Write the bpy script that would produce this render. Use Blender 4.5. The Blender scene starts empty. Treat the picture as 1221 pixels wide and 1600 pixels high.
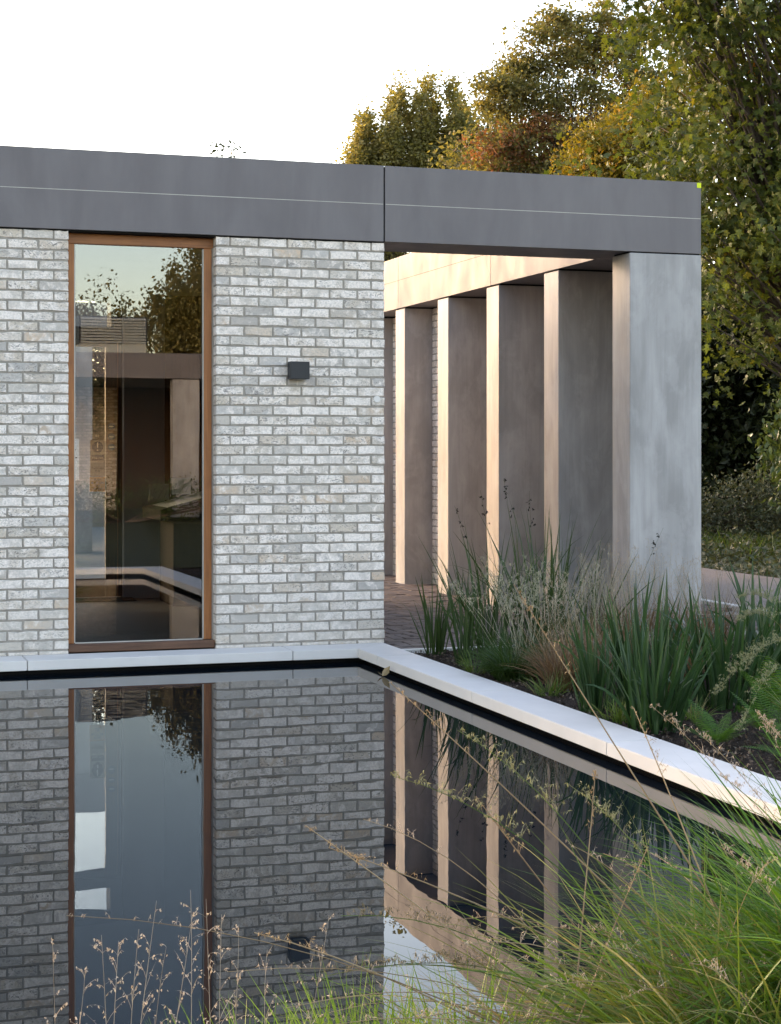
import bpy, bmesh, math, random
import numpy as np
from mathutils import Vector, Matrix
R = math.radians
random.seed(7)
rng = np.random.default_rng(11)
scene = bpy.context.scene
col = scene.collection

# ------------------------------------------------------------------ camera
CAM = Vector((-4.1218, -12.8488, 1.5042))
YAW = 0.3139
cd = bpy.data.cameras.new('camera')
cam = bpy.data.objects.new('camera', cd); col.objects.link(cam)
cam.location = CAM
cam.rotation_euler = (R(90), 0, -YAW)
cd.sensor_fit = 'HORIZONTAL'; cd.sensor_width = 36.0
cd.lens = 36.0 * 2697.58 / 1221.0
cd.shift_y = -(800.0 - 703.2) / 1221.0
cd.clip_start = 0.05; cd.clip_end = 2000
scene.camera = cam

# ------------------------------------------------------------------ sky, sun, exposure
SUN_A, SUN_E = 55.0, 13.0            # degrees from -X towards +Y, elevation
sd = Vector((-math.cos(R(SUN_A)) * math.cos(R(SUN_E)), math.sin(R(SUN_A)) * math.cos(R(SUN_E)), math.sin(R(SUN_E))))
w = bpy.data.worlds.new('World'); scene.world = w; w.use_nodes = True
nt = w.node_tree; bg = nt.nodes['Background']
sky = nt.nodes.new('ShaderNodeTexSky'); sky.sky_type = 'NISHITA'; sky.sun_disc = False
sky.sun_elevation = R(SUN_E); sky.sun_rotation = math.atan2(sd.x, sd.y)
sky.air_density = 1.0; sky.dust_density = 1.3; sky.ozone_density = 0.9
nt.links.new(sky.outputs[0], bg.inputs[0]); bg.inputs[1].default_value = 0.15
sl = bpy.data.lights.new('sun', 'SUN'); so = bpy.data.objects.new('sun', sl); col.objects.link(so)
sl.energy = 0.5; sl.angle = R(10); sl.color = (1.0, 0.84, 0.68)
so.rotation_euler = (-sd).to_track_quat('-Z', 'Y').to_euler(); so.location = (-20, 40, 30)
scene.view_settings.view_transform = 'Standard'; scene.view_settings.look = 'None'
scene.view_settings.use_white_balance = True; scene.view_settings.white_balance_temperature = 7600; scene.view_settings.white_balance_tint = 20
scene.view_settings.gamma = 1; scene.view_settings.use_curve_mapping = False
scene.view_settings.exposure = 2.5
scene.cycles.max_bounces = 8; scene.cycles.transparent_max_bounces = 16
scene.cycles.use_denoising = True
scene.cycles.sample_clamp_indirect = 6

# ------------------------------------------------------------------ node helpers
class NT:
    def __init__(s, name):
        s.m = bpy.data.materials.new(name); s.m.use_nodes = True
        s.t = s.m.node_tree; s.t.nodes.clear()
        s.out = s.n('ShaderNodeOutputMaterial')
    def n(s, typ, **k):
        nd = s.t.nodes.new(typ)
        for a, b in k.items(): setattr(nd, a, b)
        return nd
    def l(s, a, b): s.t.links.new(a, b)
    def val(s, sock, v):
        if hasattr(v, 'is_output'): s.l(v, sock)
        else: sock.default_value = v
    def math(s, op, a, b=0.0, clamp=False):
        nd = s.n('ShaderNodeMath', operation=op, use_clamp=clamp)
        s.val(nd.inputs[0], a); s.val(nd.inputs[1], b); return nd.outputs[0]
    def coord(s, kind='Object', scale=(1, 1, 1), add=None):
        c = s.n('ShaderNodeTexCoord').outputs[kind] if kind != 'World' else s.n('ShaderNodeNewGeometry').outputs['Position']
        if scale != (1, 1, 1):
            v = s.n('ShaderNodeVectorMath', operation='MULTIPLY'); s.l(c, v.inputs[0]); v.inputs[1].default_value = scale; c = v.outputs[0]
        if add is not None:
            v = s.n('ShaderNodeVectorMath', operation='ADD'); s.l(c, v.inputs[0]); s.l(add, v.inputs[1]); c = v.outputs[0]
        return c
    def noise(s, vec, scale, detail=4, rough=.55, dist=0.0):
        nd = s.n('ShaderNodeTexNoise'); s.l(vec, nd.inputs['Vector'])
        nd.inputs['Scale'].default_value = scale; nd.inputs['Detail'].default_value = detail
        nd.inputs['Roughness'].default_value = rough; nd.inputs['Distortion'].default_value = dist
        return nd.outputs['Fac']
    def ramp(s, fac, stops, interp='LINEAR'):
        nd = s.n('ShaderNodeValToRGB'); cr = nd.color_ramp; cr.interpolation = interp
        while len(cr.elements) > 1: cr.elements.remove(cr.elements[-1])
        for i, (p, c) in enumerate(stops):
            e = cr.elements[0] if i == 0 else cr.elements.new(p)
            e.position = p
            if not hasattr(c, '__len__'): c = (c, c, c)
            e.color = (c[0], c[1], c[2], 1)
        s.l(fac, nd.inputs[0]); return nd.outputs[0]
    def mix(s, fac, a, b, mode='MIX'):
        nd = s.n('ShaderNodeMix', data_type='RGBA', blend_type=mode)
        s.val(nd.inputs[0], fac)
        for sock, v in ((nd.inputs[6], a), (nd.inputs[7], b)):
            if hasattr(v, 'is_output'): s.l(v, sock)
            else: sock.default_value = (v[0], v[1], v[2], 1)
        return nd.outputs[2]
    def bump(s, h, strength=.3, dist=.01):
        nd = s.n('ShaderNodeBump'); s.l(h, nd.inputs['Height'])
        nd.inputs['Strength'].default_value = strength; nd.inputs['Distance'].default_value = dist
        return nd.outputs[0]
    def bsdf(s, color, rough=.7, spec=.4, normal=None, metal=0.0):
        b = s.n('ShaderNodeBsdfPrincipled')
        if hasattr(color, 'is_output'): s.l(color, b.inputs['Base Color'])
        else: b.inputs['Base Color'].default_value = (*color[:3], 1)
        s.val(b.inputs['Roughness'], rough); b.inputs['Specular IOR Level'].default_value = spec
        b.inputs['Metallic'].default_value = metal
        if normal is not None: s.l(normal, b.inputs['Normal'])
        return b
    def done(s, shader):
        s.l(shader.outputs[0] if hasattr(shader, 'outputs') else shader, s.out.inputs[0]); return s.m
    def rnd(s):
        a = s.n('ShaderNodeObjectInfo').outputs['Random']; b = s.n('ShaderNodeNewGeometry').outputs['Random Per Island']
        return s.math('FRACT', s.math('ADD', s.math('MULTIPLY', a, 7.31), s.math('MULTIPLY', b, 3.77)))

def mat_simple(name, c, rough=.6, spec=.4, var=.12, scale=6, bump=0.0, metal=0.0):
    t = NT(name); v = t.coord('World')
    f = t.noise(v, scale, 5)
    cc = t.mix(t.ramp(f, [(.3, 0.0), (.7, 1.0)]), tuple(x * (1 - var) for x in c), tuple(min(1, x * (1 + var)) for x in c))
    nm = t.bump(t.noise(v, scale * 12, 3), bump, .004) if bump else None
    return t.done(t.bsdf(cc, rough, spec, nm, metal))

def mat_brick():
    t = NT('whitewashed_brick'); r = t.rnd()
    r2 = t.math('FRACT', t.math('MULTIPLY', r, 13.7)); r3 = t.math('FRACT', t.math('MULTIPLY', r, 31.3))
    off = t.n('ShaderNodeCombineXYZ'); t.l(t.math('MULTIPLY', r, 57.0), off.inputs[0]); t.l(t.math('MULTIPLY', r2, 41.0), off.inputs[1]); t.l(t.math('MULTIPLY', r3, 23.0), off.inputs[2])
    v = t.coord('Object', add=off.outputs[0])
    base = t.ramp(r, [(0, (.54, .47, .40)), (.16, (.60, .55, .50)), (.34, (.42, .385, .36)), (.5, (.62, .53, .44)), (.58, (.48, .45, .43)), (.8, (.66, .60, .54)), (.93, (.62, .47, .35)), (1, (.55, .42, .32))])
    wash = t.noise(v, 13, 7, .62, .6)
    lim = t.math('ADD', t.math('MULTIPLY', r2, .34), .24)
    wf = t.math('MULTIPLY', t.math('SUBTRACT', wash, t.math('SUBTRACT', lim, .02)), 7.0, True)
    c = t.mix(wf, base, (.85, .765, .705))
    blot = t.noise(v, 7.5, 3, .5, 1.0)
    c = t.mix(t.ramp(blot, [(.50, 0.0), (.60, .55)]), c, t.mix(r3, (.50, .455, .42), (.60, .50, .40)))
    fine = t.noise(v, 70, 5, .7)
    c = t.mix(t.ramp(fine, [(.38, .42), (.56, 0.0)]), c, (.40, .37, .345))
    pit = t.noise(t.coord('Object', scale=(1, 1, 1.9), add=off.outputs[0]), 34, 6, .65, 1.4)
    pf = t.math('MULTIPLY', t.ramp(pit, [(.52, 0.0), (.63, 1.0)]), t.ramp(r3, [(.2, .15), (.9, .95)]))
    c = t.mix(pf, c, (.18, .165, .155))
    sx = t.n('ShaderNodeSeparateXYZ'); t.l(t.n('ShaderNodeNewGeometry').outputs['Position'], sx.inputs[0])
    low = t.math('MULTIPLY', t.math('SUBTRACT', t.math('ADD', .30, t.math('MULTIPLY', t.noise(t.coord('World'), 3.0, 4), .55)), sx.outputs[2]), 2.2, True)
    c = t.mix(t.math('MULTIPLY', low, .42), c, (.50, .455, .39))
    nm = t.bump(t.math('ADD', t.math('MULTIPLY', wash, .8), t.math('MULTIPLY', fine, .45)), .9, .006)
    return t.done(t.bsdf(c, .88, .2, nm))

def mat_mortar():
    t = NT('lime_mortar'); v = t.coord('World')
    c = t.ramp(t.noise(v, 25, 5), [(.3, (.25, .225, .195)), (.7, (.35, .318, .28))])
    return t.done(t.bsdf(c, .95, .1, t.bump(t.noise(v, 160, 4), .7, .004)))

def mat_concrete(name, lo, hi, streak=1.0, dark=(.2, .19, .19)):
    t = NT(name); v = t.coord('World')
    big = t.noise(t.coord('World', scale=(1.6, 1.6, .55)), 1.9, 5, .55, .4)
    c = t.mix(t.ramp(big, [(.38, 0.0), (.62, 1.0)]), lo, hi)
    st = t.noise(t.coord('World', scale=(9, 9, .45)), 2.0, 7, .7, .5)
    c = t.mix(t.ramp(st, [(.40, .30 * streak), (.60, 0.0)]), c, dark)
    cl = t.noise(t.coord('World', scale=(1, 1, .6)), 3.4, 8, .66, .35)
    c = t.mix(t.ramp(cl, [(.50, 0.0), (.60, .34 * streak)]), c, tuple(min(1, x * 1.25) for x in hi))
    pin = t.noise(v, 150, 2)
    c = t.mix(t.ramp(pin, [(.72, 0.0), (.78, .5)]), c, dark)
    nm = t.bump(t.math('ADD', cl, t.math('MULTIPLY', pin, .3)), .12, .004)
    return t.done(t.bsdf(c, t.ramp(cl, [(.3, .5), (.7, .68)]), .35, nm))

def mat_wood(name, lo, hi, axis='Z', rough=.5, spec=.4):
    t = NT(name)
    sc = {'Z': (40, 40, 1.6), 'X': (1.6, 40, 40)}[axis]
    v = t.coord('World', scale=sc)
    f = t.noise(v, 1.3, 6, .6, .8)
    c = t.mix(t.ramp(f, [(.3, 0.0), (.7, 1.0)]), lo, hi)
    k = t.noise(t.coord('World'), 5, 4)
    c = t.mix(t.ramp(k, [(.5, 0.0), (.75, .35)]), c, tuple(x * .5 for x in lo))
    return t.done(t.bsdf(c, rough, spec, t.bump(f, .15, .003)))

def mat_leaf(name, cols, trans=.38, rough=.5, tcol=(1.25, 1.2, .55), spec=.35):
    t = NT(name); r = t.rnd()
    n = len(cols)
    big = t.math('MULTIPLY', t.math('SUBTRACT', t.noise(t.coord('World'), 1.3, 3), .32), 2.6, True)
    r = t.math('ADD', t.math('MULTIPLY', r, .55), t.math('MULTIPLY', big, .45))
    c = t.ramp(r, [(i / max(1, n - 1), cc) for i, cc in enumerate(cols)])
    b = t.bsdf(c, rough, spec)
    tr = t.n('ShaderNodeBsdfTranslucent')
    t.l(t.mix(1.0, c, tcol, 'MULTIPLY'), tr.inputs[0])
    mx = t.n('ShaderNodeMixShader'); mx.inputs[0].default_value = trans
    t.l(b.outputs[0], mx.inputs[1]); t.l(tr.outputs[0], mx.inputs[2])
    return t.done(mx)

def mat_glass(name, r0=.10, tint=(.82, .86, .84)):
    t = NT(name); g = t.n('ShaderNodeNewGeometry')
    d = t.n('ShaderNodeVectorMath', operation='DOT_PRODUCT'); t.l(g.outputs['Incoming'], d.inputs[0]); t.l(g.outputs['Normal'], d.inputs[1])
    c = t.math('ABSOLUTE', d.outputs['Value'])
    p = t.math('POWER', t.math('SUBTRACT', 1.0, c, True), 5.0)
    f = t.math('ADD', t.math('MULTIPLY', p, 1 - r0), r0)
    tr = t.n('ShaderNodeBsdfTransparent'); tr.inputs[0].default_value = (*tint, 1)
    gl = t.n('ShaderNodeBsdfGlossy'); gl.inputs['Roughness'].default_value = 0.0; gl.inputs[0].default_value = (.92, .96, 1, 1)
    wv = t.noise(t.coord('World'), 1.1, 1)
    t.l(t.bump(wv, .02, .02), gl.inputs['Normal'])
    mx = t.n('ShaderNodeMixShader'); t.l(f, mx.inputs[0]); t.l(tr.outputs[0], mx.inputs[1]); t.l(gl.outputs[0], mx.inputs[2])
    return t.done(mx)

def mat_water():
    t = NT('still_pool_water'); v = t.coord('World')
    h = t.math('ADD', t.noise(v, .9, 2, .5), t.math('MULTIPLY', t.noise(v, 3.0, 2), .16))
    b = t.bsdf((.003, .006, .0095), .004, .5, t.bump(h, .05, .03)); b.inputs['IOR'].default_value = 1.275
    return t.done(b)

def mat_soil(name, lo, hi, chips=None, scale=30):
    t = NT(name); v = t.coord('World')
    f = t.noise(v, scale, 8, .7)
    c = t.ramp(f, [(.3, lo), (.7, hi)])
    if chips:
        k = t.noise(v, 95, 3, .6, .5)
        c = t.mix(t.ramp(k, [(.64, 0.0), (.70, .9)]), c, chips)
    return t.done(t.bsdf(c, .95, .15, t.bump(t.math('ADD', f, t.math('MULTIPLY', t.noise(v, 120, 3), .5)), 1.0, .02)))

M = {}
M['brick'] = mat_brick(); M['mortar'] = mat_mortar()
M['fascia'] = mat_concrete('grey_fascia_panel', (.135, .122, .127), (.16, .146, .151), .3, (.10, .096, .098))
M['fin'] = mat_concrete('pale_board_marked_concrete', (.275, .265, .262), (.385, .372, .37), .75, (.17, .165, .162))
M['stone'] = mat_simple('white_coping_stone', (.66, .63, .60), .55, .35, .06, 3, .15)
M['dark'] = mat_simple('black_shadow_gap', (.008, .008, .009), .8, .2, .1)
M['black_metal'] = mat_simple('black_powder_coat', (.014, .016, .021), .45, .4, .1)
M['timber'] = mat_wood('oiled_hardwood', (.25, .088, .028), (.40, .155, .050))
M['timber_x'] = mat_wood('oiled_hardwood_rail', (.21, .074, .025), (.34, .13, .043), 'X')
M['timber_old'] = mat_wood('weathered_hardwood', (.075, .035, .022), (.17, .085, .05), 'X', .7)
M['timber_dark'] = mat_wood('dark_door_timber', (.075, .032, .014), (.15, .062, .026))
M['glass'] = mat_glass('window_glass', .095, (.78, .79, .80)); M['door_glass'] = mat_glass('door_glass', .04, (.92, .95, .94))
M['gasket'] = mat_simple('pale_glazing_bead', (.42, .40, .36), .4)
M['water'] = mat_water()
M['paver'] = None
M['soil'] = mat_soil('bark_mulch', (.018, .012, .009), (.06, .042, .032), (.20, .18, .16))
M['ground'] = mat_soil('rough_grass_ground', (.03, .035, .014), (.075, .075, .032), None, 9)
M['tarmac'] = mat_soil('buff_gravel_path', (.24, .20, .18), (.36, .30, .27), (.42, .37, .33), 60)
M['road'] = mat_soil('grey_road', (.26, .26, .25), (.36, .36, .345), None, 50)
M['plaster'] = mat_simple('grey_brown_plaster', (.30, .28, .25), .8, .2, .05, 2)
M['plaster_grey'] = mat_simple('grey_wall_board', (.30, .31, .32), .7, .3, .06, 2)
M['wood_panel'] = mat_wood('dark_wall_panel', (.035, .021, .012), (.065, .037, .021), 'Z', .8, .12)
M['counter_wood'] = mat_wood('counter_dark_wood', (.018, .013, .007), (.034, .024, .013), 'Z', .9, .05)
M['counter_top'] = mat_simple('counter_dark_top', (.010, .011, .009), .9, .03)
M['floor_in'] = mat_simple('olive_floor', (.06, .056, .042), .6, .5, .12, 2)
M['rubber'] = mat_simple('black_mat', (.012, .012, .013), .9, .1)
M['bark'] = mat_soil('tree_bark', (.055, .042, .032), (.13, .10, .08), None, 14)
M['white'] = mat_simple('white_card', (.75, .75, .72), .6, .3, .04)
M['grey_card'] = mat_simple('grey_card', (.33, .33, .31), .5, .3, .04)
M['navy'] = mat_simple('navy_print', (.016, .026, .085), .5, .3, .05)
M['orange'] = mat_simple('orange_card', (.72, .28, .03), .5, .3, .05)
M['ink'] = mat_simple('dark_ink', (.015, .013, .012), .7, .2, .05)
M['yellow'] = mat_simple('yellow_green_sticker', (.62, .72, .02), .5, .3, .05)
M['louvre'] = mat_simple('grey_louvre_metal', (.33, .35, .33), .45, .4, .08)

def mat_paver():
    t = NT('brown_brick_setts'); r = t.rnd()
    c = t.ramp(r, [(0, (.10, .074, .066)), (.35, (.155, .115, .10)), (.7, (.13, .105, .10)), (1, (.20, .15, .125))])
    v = t.coord('World'); k = t.noise(v, 30, 6, .65)
    c = t.mix(t.ramp(k, [(.35, .45), (.65, 0.0)]), c, (.06, .05, .045))
    return t.done(t.bsdf(c, .75, .3, t.bump(k, .4, .006)))
M['paver'] = mat_paver()

# leaves
M['lf_maple'] = mat_leaf('maple_leaf', [(.035, .058, .014), (.06, .085, .018), (.10, .125, .024), (.05, .072, .022), (.12, .13, .028), (.21, .15, .03)], .42)
M['lf_locust'] = mat_leaf('locust_leaf', [(.12, .12, .045), (.18, .165, .06), (.14, .13, .055), (.24, .20, .075), (.24, .14, .07)], .55)
M['lf_red'] = mat_leaf('reddening_leaf', [(.20, .09, .05), (.24, .12, .06), (.17, .11, .05), (.27, .11, .06)], .5, tcol=(1.2, .9, .5))
M['lf_poplar'] = mat_leaf('poplar_leaf', [(.15, .14, .05), (.22, .195, .07), (.28, .24, .095), (.34, .28, .13)], .55)
M['lf_yellow'] = mat_leaf('yellowing_leaf', [(.16, .15, .026), (.22, .18, .032), (.13, .13, .028), (.27, .18, .034), (.30, .13, .03)], .5, tcol=(1.2, 1.1, .4))
M['lf_dark'] = mat_leaf('dark_evergreen_leaf', [(.014, .022, .008), (.024, .034, .011), (.034, .046, .014)], .25)
M['lf_shrub'] = mat_leaf('laurel_leaf', [(.045, .072, .022), (.065, .098, .03), (.09, .12, .038), (.05, .07, .03)], .32, .35)
M['lf_orange'] = mat_leaf('orange_leaf', [(.36, .13, .012), (.42, .17, .015)], .45, tcol=(1.2, 1, .5))
M['lf_ground'] = mat_leaf('ivy_leaf', [(.035, .05, .022), (.07, .082, .042), (.11, .115, .065), (.14, .125, .08)], .25)
M['lf_lime'] = mat_leaf('lime_grass', [(.05, .085, .016), (.07, .11, .02), (.10, .12, .024)], .4)
M['lf_conifer'] = mat_leaf('pale_conifer_needles', [(.12, .13, .09), (.16, .17, .11), (.10, .11, .075)], .25)
M['iris'] = mat_leaf('iris_blade', [(.018, .048, .020), (.028, .066, .024), (.038, .082, .026), (.022, .055, .03)], .28, .42, (1.1, 1.2, .6))
M['reed'] = mat_leaf('reed_blade', [(.022, .048, .014), (.034, .066, .018), (.046, .08, .022)], .28, .42)
M['fern'] = mat_leaf('fern_frond', [(.045, .12, .014), (.065, .16, .02), (.05, .13, .024)], .4)
M['gr_green'] = mat_leaf('tussock_green', [(.025, .075, .010), (.055, .15, .020), (.10, .21, .03), (.04, .10, .024), (.18, .26, .07)], .36)
M['gr_mix'] = mat_leaf('tussock_olive', [(.03, .08, .012), (.28, .24, .12), (.07, .14, .020), (.16, .17, .06), (.05, .115, .018), (.11, .18, .035), (.09, .16, .03), (.38, .33, .20)], .36)
M['gr_bright'] = mat_leaf('lawn_green', [(.08, .16, .014), (.11, .21, .02), (.15, .24, .03)], .42)
M['gr_dark'] = mat_leaf('low_dark_grass', [(.022, .05, .012), (.035, .075, .018), (.05, .09, .022)], .32)
M['straw'] = mat_leaf('dry_straw', [(.30, .22, .12), (.38, .29, .17), (.24, .16, .085), (.44, .36, .23)], .3, tcol=(1.1, 1, .8))
M['straw_pink'] = mat_leaf('dry_pinkish_seed', [(.36, .30, .24), (.44, .38, .31), (.28, .225, .17), (.54, .49, .42)], .35, tcol=(1.1, 1, .85))
M['straw_brown'] = mat_leaf('brown_dead_grass', [(.16, .09, .045), (.24, .15, .08), (.12, .065, .035), (.30, .20, .11)], .3, tcol=(1.1, 1, .8))
M['seed_pale'] = mat_leaf('pale_grass_flower', [(.40, .38, .27), (.50, .47, .36), (.34, .33, .22)], .35, tcol=(1.1, 1.05, .85))
M['seed_green'] = mat_leaf('green_grey_plume', [(.16, .18, .10), (.22, .23, .14), (.27, .26, .18)], .35)
M['seed_dark'] = mat_leaf('dark_grass_flower', [(.07, .065, .05), (.11, .10, .07), (.16, .14, .10)], .3)

# ------------------------------------------------------------------ object helpers
def link(name, mesh, parent=None, loc=None):
    o = bpy.data.objects.new(name, mesh); col.objects.link(o)
    if parent: o.parent = parent
    if loc is not None: o.location = loc
    return o
def tag(o, label=None, cat=None, group=None, kind=None):
    if label: o['label'] = label
    if cat: o['category'] = cat
    if group: o['group'] = group
    if kind: o['kind'] = kind
    return o
def thing(name, label, cat, loc=(0, 0, 0), group=None, rotz=0.0):
    o = bpy.data.objects.new(name, None); col.objects.link(o)
    o.location = loc; o.rotation_euler = (0, 0, rotz); o.empty_display_size = .1
    return tag(o, label, cat, group)
def np_mesh(name, V, F, mat, smooth=False):
    """V (n,3); F list of int arrays (m,k)"""
    me = bpy.data.meshes.new(name)
    V = np.ascontiguousarray(V, dtype=np.float32)
    me.vertices.add(len(V)); me.vertices.foreach_set('co', V.ravel())
    if not isinstance(F, list): F = [F]
    F = [np.asarray(f, dtype=np.int32) for f in F if len(f)]
    loops = np.concatenate([f.ravel() for f in F]); ks = np.concatenate([np.full(len(f), f.shape[1], dtype=np.int32) for f in F])
    st = np.concatenate([[0], np.cumsum(ks)[:-1]]).astype(np.int32)
    me.loops.add(len(loops)); me.loops.foreach_set('vertex_index', loops)
    me.polygons.add(len(ks)); me.polygons.foreach_set('loop_start', st)
    me.polygons.foreach_set('use_smooth', np.full(len(ks), smooth))
    me.materials.append(mat); me.update(calc_edges=True); me.validate()
    return me
class MB:
    """collects boxes, prisms and tubes (world coordinates) -> one mesh object"""
    def __init__(s): s.bm = bmesh.new()
    def box(s, x0, x1, y0, y1, z0, z1, bev=0.0):
        vs = [s.bm.verts.new((x, y, z)) for z in (z0, z1) for x, y in ((x0, y0), (x1, y0), (x1, y1), (x0, y1))]
        fs = [s.bm.faces.new([vs[i] for i in q]) for q in ((3, 2, 1, 0), (4, 5, 6, 7), (0, 1, 5, 4), (1, 2, 6, 5), (2, 3, 7, 6), (3, 0, 4, 7))]
        if bev: bmesh.ops.bevel(s.bm, geom=list({e for f in fs for e in f.edges}), offset=bev, segments=1, affect='EDGES')
        return s
    def prism(s, pts, axis, a, b):
        """pts 2D outline; axis 'x' -> (y,z), 'y' -> (x,z), 'z' -> (x,y)"""
        def mk(p, t): return {'x': (t, p[0], p[1]), 'y': (p[0], t, p[1]), 'z': (p[0], p[1], t)}[axis]
        A = [s.bm.verts.new(mk(p, a)) for p in pts]; B = [s.bm.verts.new(mk(p, b)) for p in pts]
        s.bm.faces.new(A); s.bm.faces.new(B[::-1])
        n = len(pts)
        for i in range(n): s.bm.faces.new([A[i], B[i], B[(i + 1) % n], A[(i + 1) % n]])
        return s
    def tube(s, P, rad, n=6):
        P = [Vector(p) for p in P]; rings = []
        if not hasattr(rad, '__len__'): rad = [rad] * len(P)
        for i, p in enumerate(P):
            d = (P[min(i + 1, len(P) - 1)] - P[max(i - 1, 0)]).normalized()
            u = d.cross(Vector((.31, .27, .91)) if abs(d.z) < .9 else Vector((1, 0, 0))).normalized(); v = d.cross(u)
            rings.append([s.bm.verts.new(p + (u * math.cos(2 * math.pi * k / n) + v * math.sin(2 * math.pi * k / n)) * rad[i]) for k in range(n)])
        for a, b in zip(rings, rings[1:]):
            for k in range(n): s.bm.faces.new([a[k], a[(k + 1) % n], b[(k + 1) % n], b[k]])
        s.bm.faces.new(rings[0][::-1]); s.bm.faces.new(rings[-1]); return s
    def build(s, name, mat, parent=None, smooth=False, org=None):
        o = org if org is not None else (parent_world(parent) if parent else Vector((0, 0, 0)))
        bmesh.ops.recalc_face_normals(s.bm, faces=s.bm.faces)
        for v in s.bm.verts: v.co -= o
        me = bpy.data.meshes.new(name); s.bm.to_mesh(me); s.bm.free(); me.materials.append(mat)
        if smooth: me.polygons.foreach_set('use_smooth', [True] * len(me.polygons))
        return link(name, me, parent)
def parent_world(p):
    v = Vector((0, 0, 0))
    while p: v += p.location; p = p.parent
    return v
def text(name, body, size, loc, rot, mat, parent, ext=.0006, align='CENTER'):
    cu = bpy.data.curves.new(name, 'FONT'); cu.body = body; cu.size = size; cu.extrude = ext
    cu.align_x = align; cu.align_y = 'CENTER'; cu.resolution_u = 2; cu.materials.append(mat)
    tmp = bpy.data.objects.new(name, cu); col.objects.link(tmp)
    me = bpy.data.meshes.new_from_object(tmp.evaluated_get(bpy.context.evaluated_depsgraph_get()))
    bpy.data.objects.remove(tmp); bpy.data.curves.remove(cu); me.materials.clear(); me.materials.append(mat)
    o = link(name, me, parent)
    o.location = Vector(loc) - parent_world(parent); o.rotation_euler = rot
    return o

# ------------------------------------------------------------------ vegetation helpers
LEAF_RHOMB = (np.array([(0, 0, 0), (.30, .45, .06), (0, 1, -.10), (-.30, .45, .06)], float), [np.array([(0, 1, 2), (0, 2, 3)])])
LEAF_OVAL = (np.array([(0, 0, 0), (.20, .22, .05), (.25, .55, .05), (0, 1, -.16), (-.25, .55, .05), (-.20, .22, .05), (0, .5, -.02)], float),
             [np.array([(0, 1, 6), (1, 2, 6), (2, 3, 6), (3, 4, 6), (4, 5, 6), (5, 0, 6)])])
LEAF_MAPLE = (np.array([(0, 0, 0), (.34, .10, .02), (.22, .28, .03), (.52, .50, -.06), (.20, .55, .03), (0, 1, -.12), (-.20, .55, .03), (-.52, .50, -.06), (-.22, .28, .03), (-.34, .10, .02), (0, .35, .0)], float),
              [np.array([(10, i, i + 1) for i in range(0, 9)] + [(10, 9, 0)])])
LEAF_LANCE = (np.array([(0, 0, 0), (.10, .35, .03), (0, 1, -.12), (-.10, .35, .03)], float), [np.array([(0, 1, 2), (0, 2, 3)])])

def leaves_np(P, size, tmpl, droop=.5, rs=None):
    """leaf copies at P (n,3) with random turn -> V, F"""
    rs = rs or rng; n = len(P); T, FF = tmpl
    az = rs.uniform(0, 2 * np.pi, n); el = rs.normal(-droop, .55, n); ro = rs.normal(0, .8, n)
    y = np.stack([np.cos(az) * np.cos(el), np.sin(az) * np.cos(el), np.sin(el)], 1)
    x = np.stack([-np.sin(az), np.cos(az), np.zeros(n)], 1); z = np.cross(x, y)
    x2 = x * np.cos(ro)[:, None] + z * np.sin(ro)[:, None]; z2 = np.cross(x2, y)
    s = size * rs.uniform(.65, 1.2, n)
    V = P[:, None, :] + s[:, None, None] * (T[None, :, 0, None] * x2[:, None, :] + T[None, :, 1, None] * y[:, None, :] + T[None, :, 2, None] * z2[:, None, :])
    k = len(T); F = [(f[None] + (np.arange(n) * k)[:, None, None]).reshape(-1, f.shape[1]) for f in FF]
    return V.reshape(-1, 3), F

def ellipsoid_pts(n, c, r, bias=.5, rs=None):
    rs = rs or rng
    d = rs.normal(size=(n, 3)); d /= np.linalg.norm(d, axis=1)[:, None]
    return np.array(c) + d * np.array(r) * (rs.uniform(0, 1, n) ** bias)[:, None]

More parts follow.
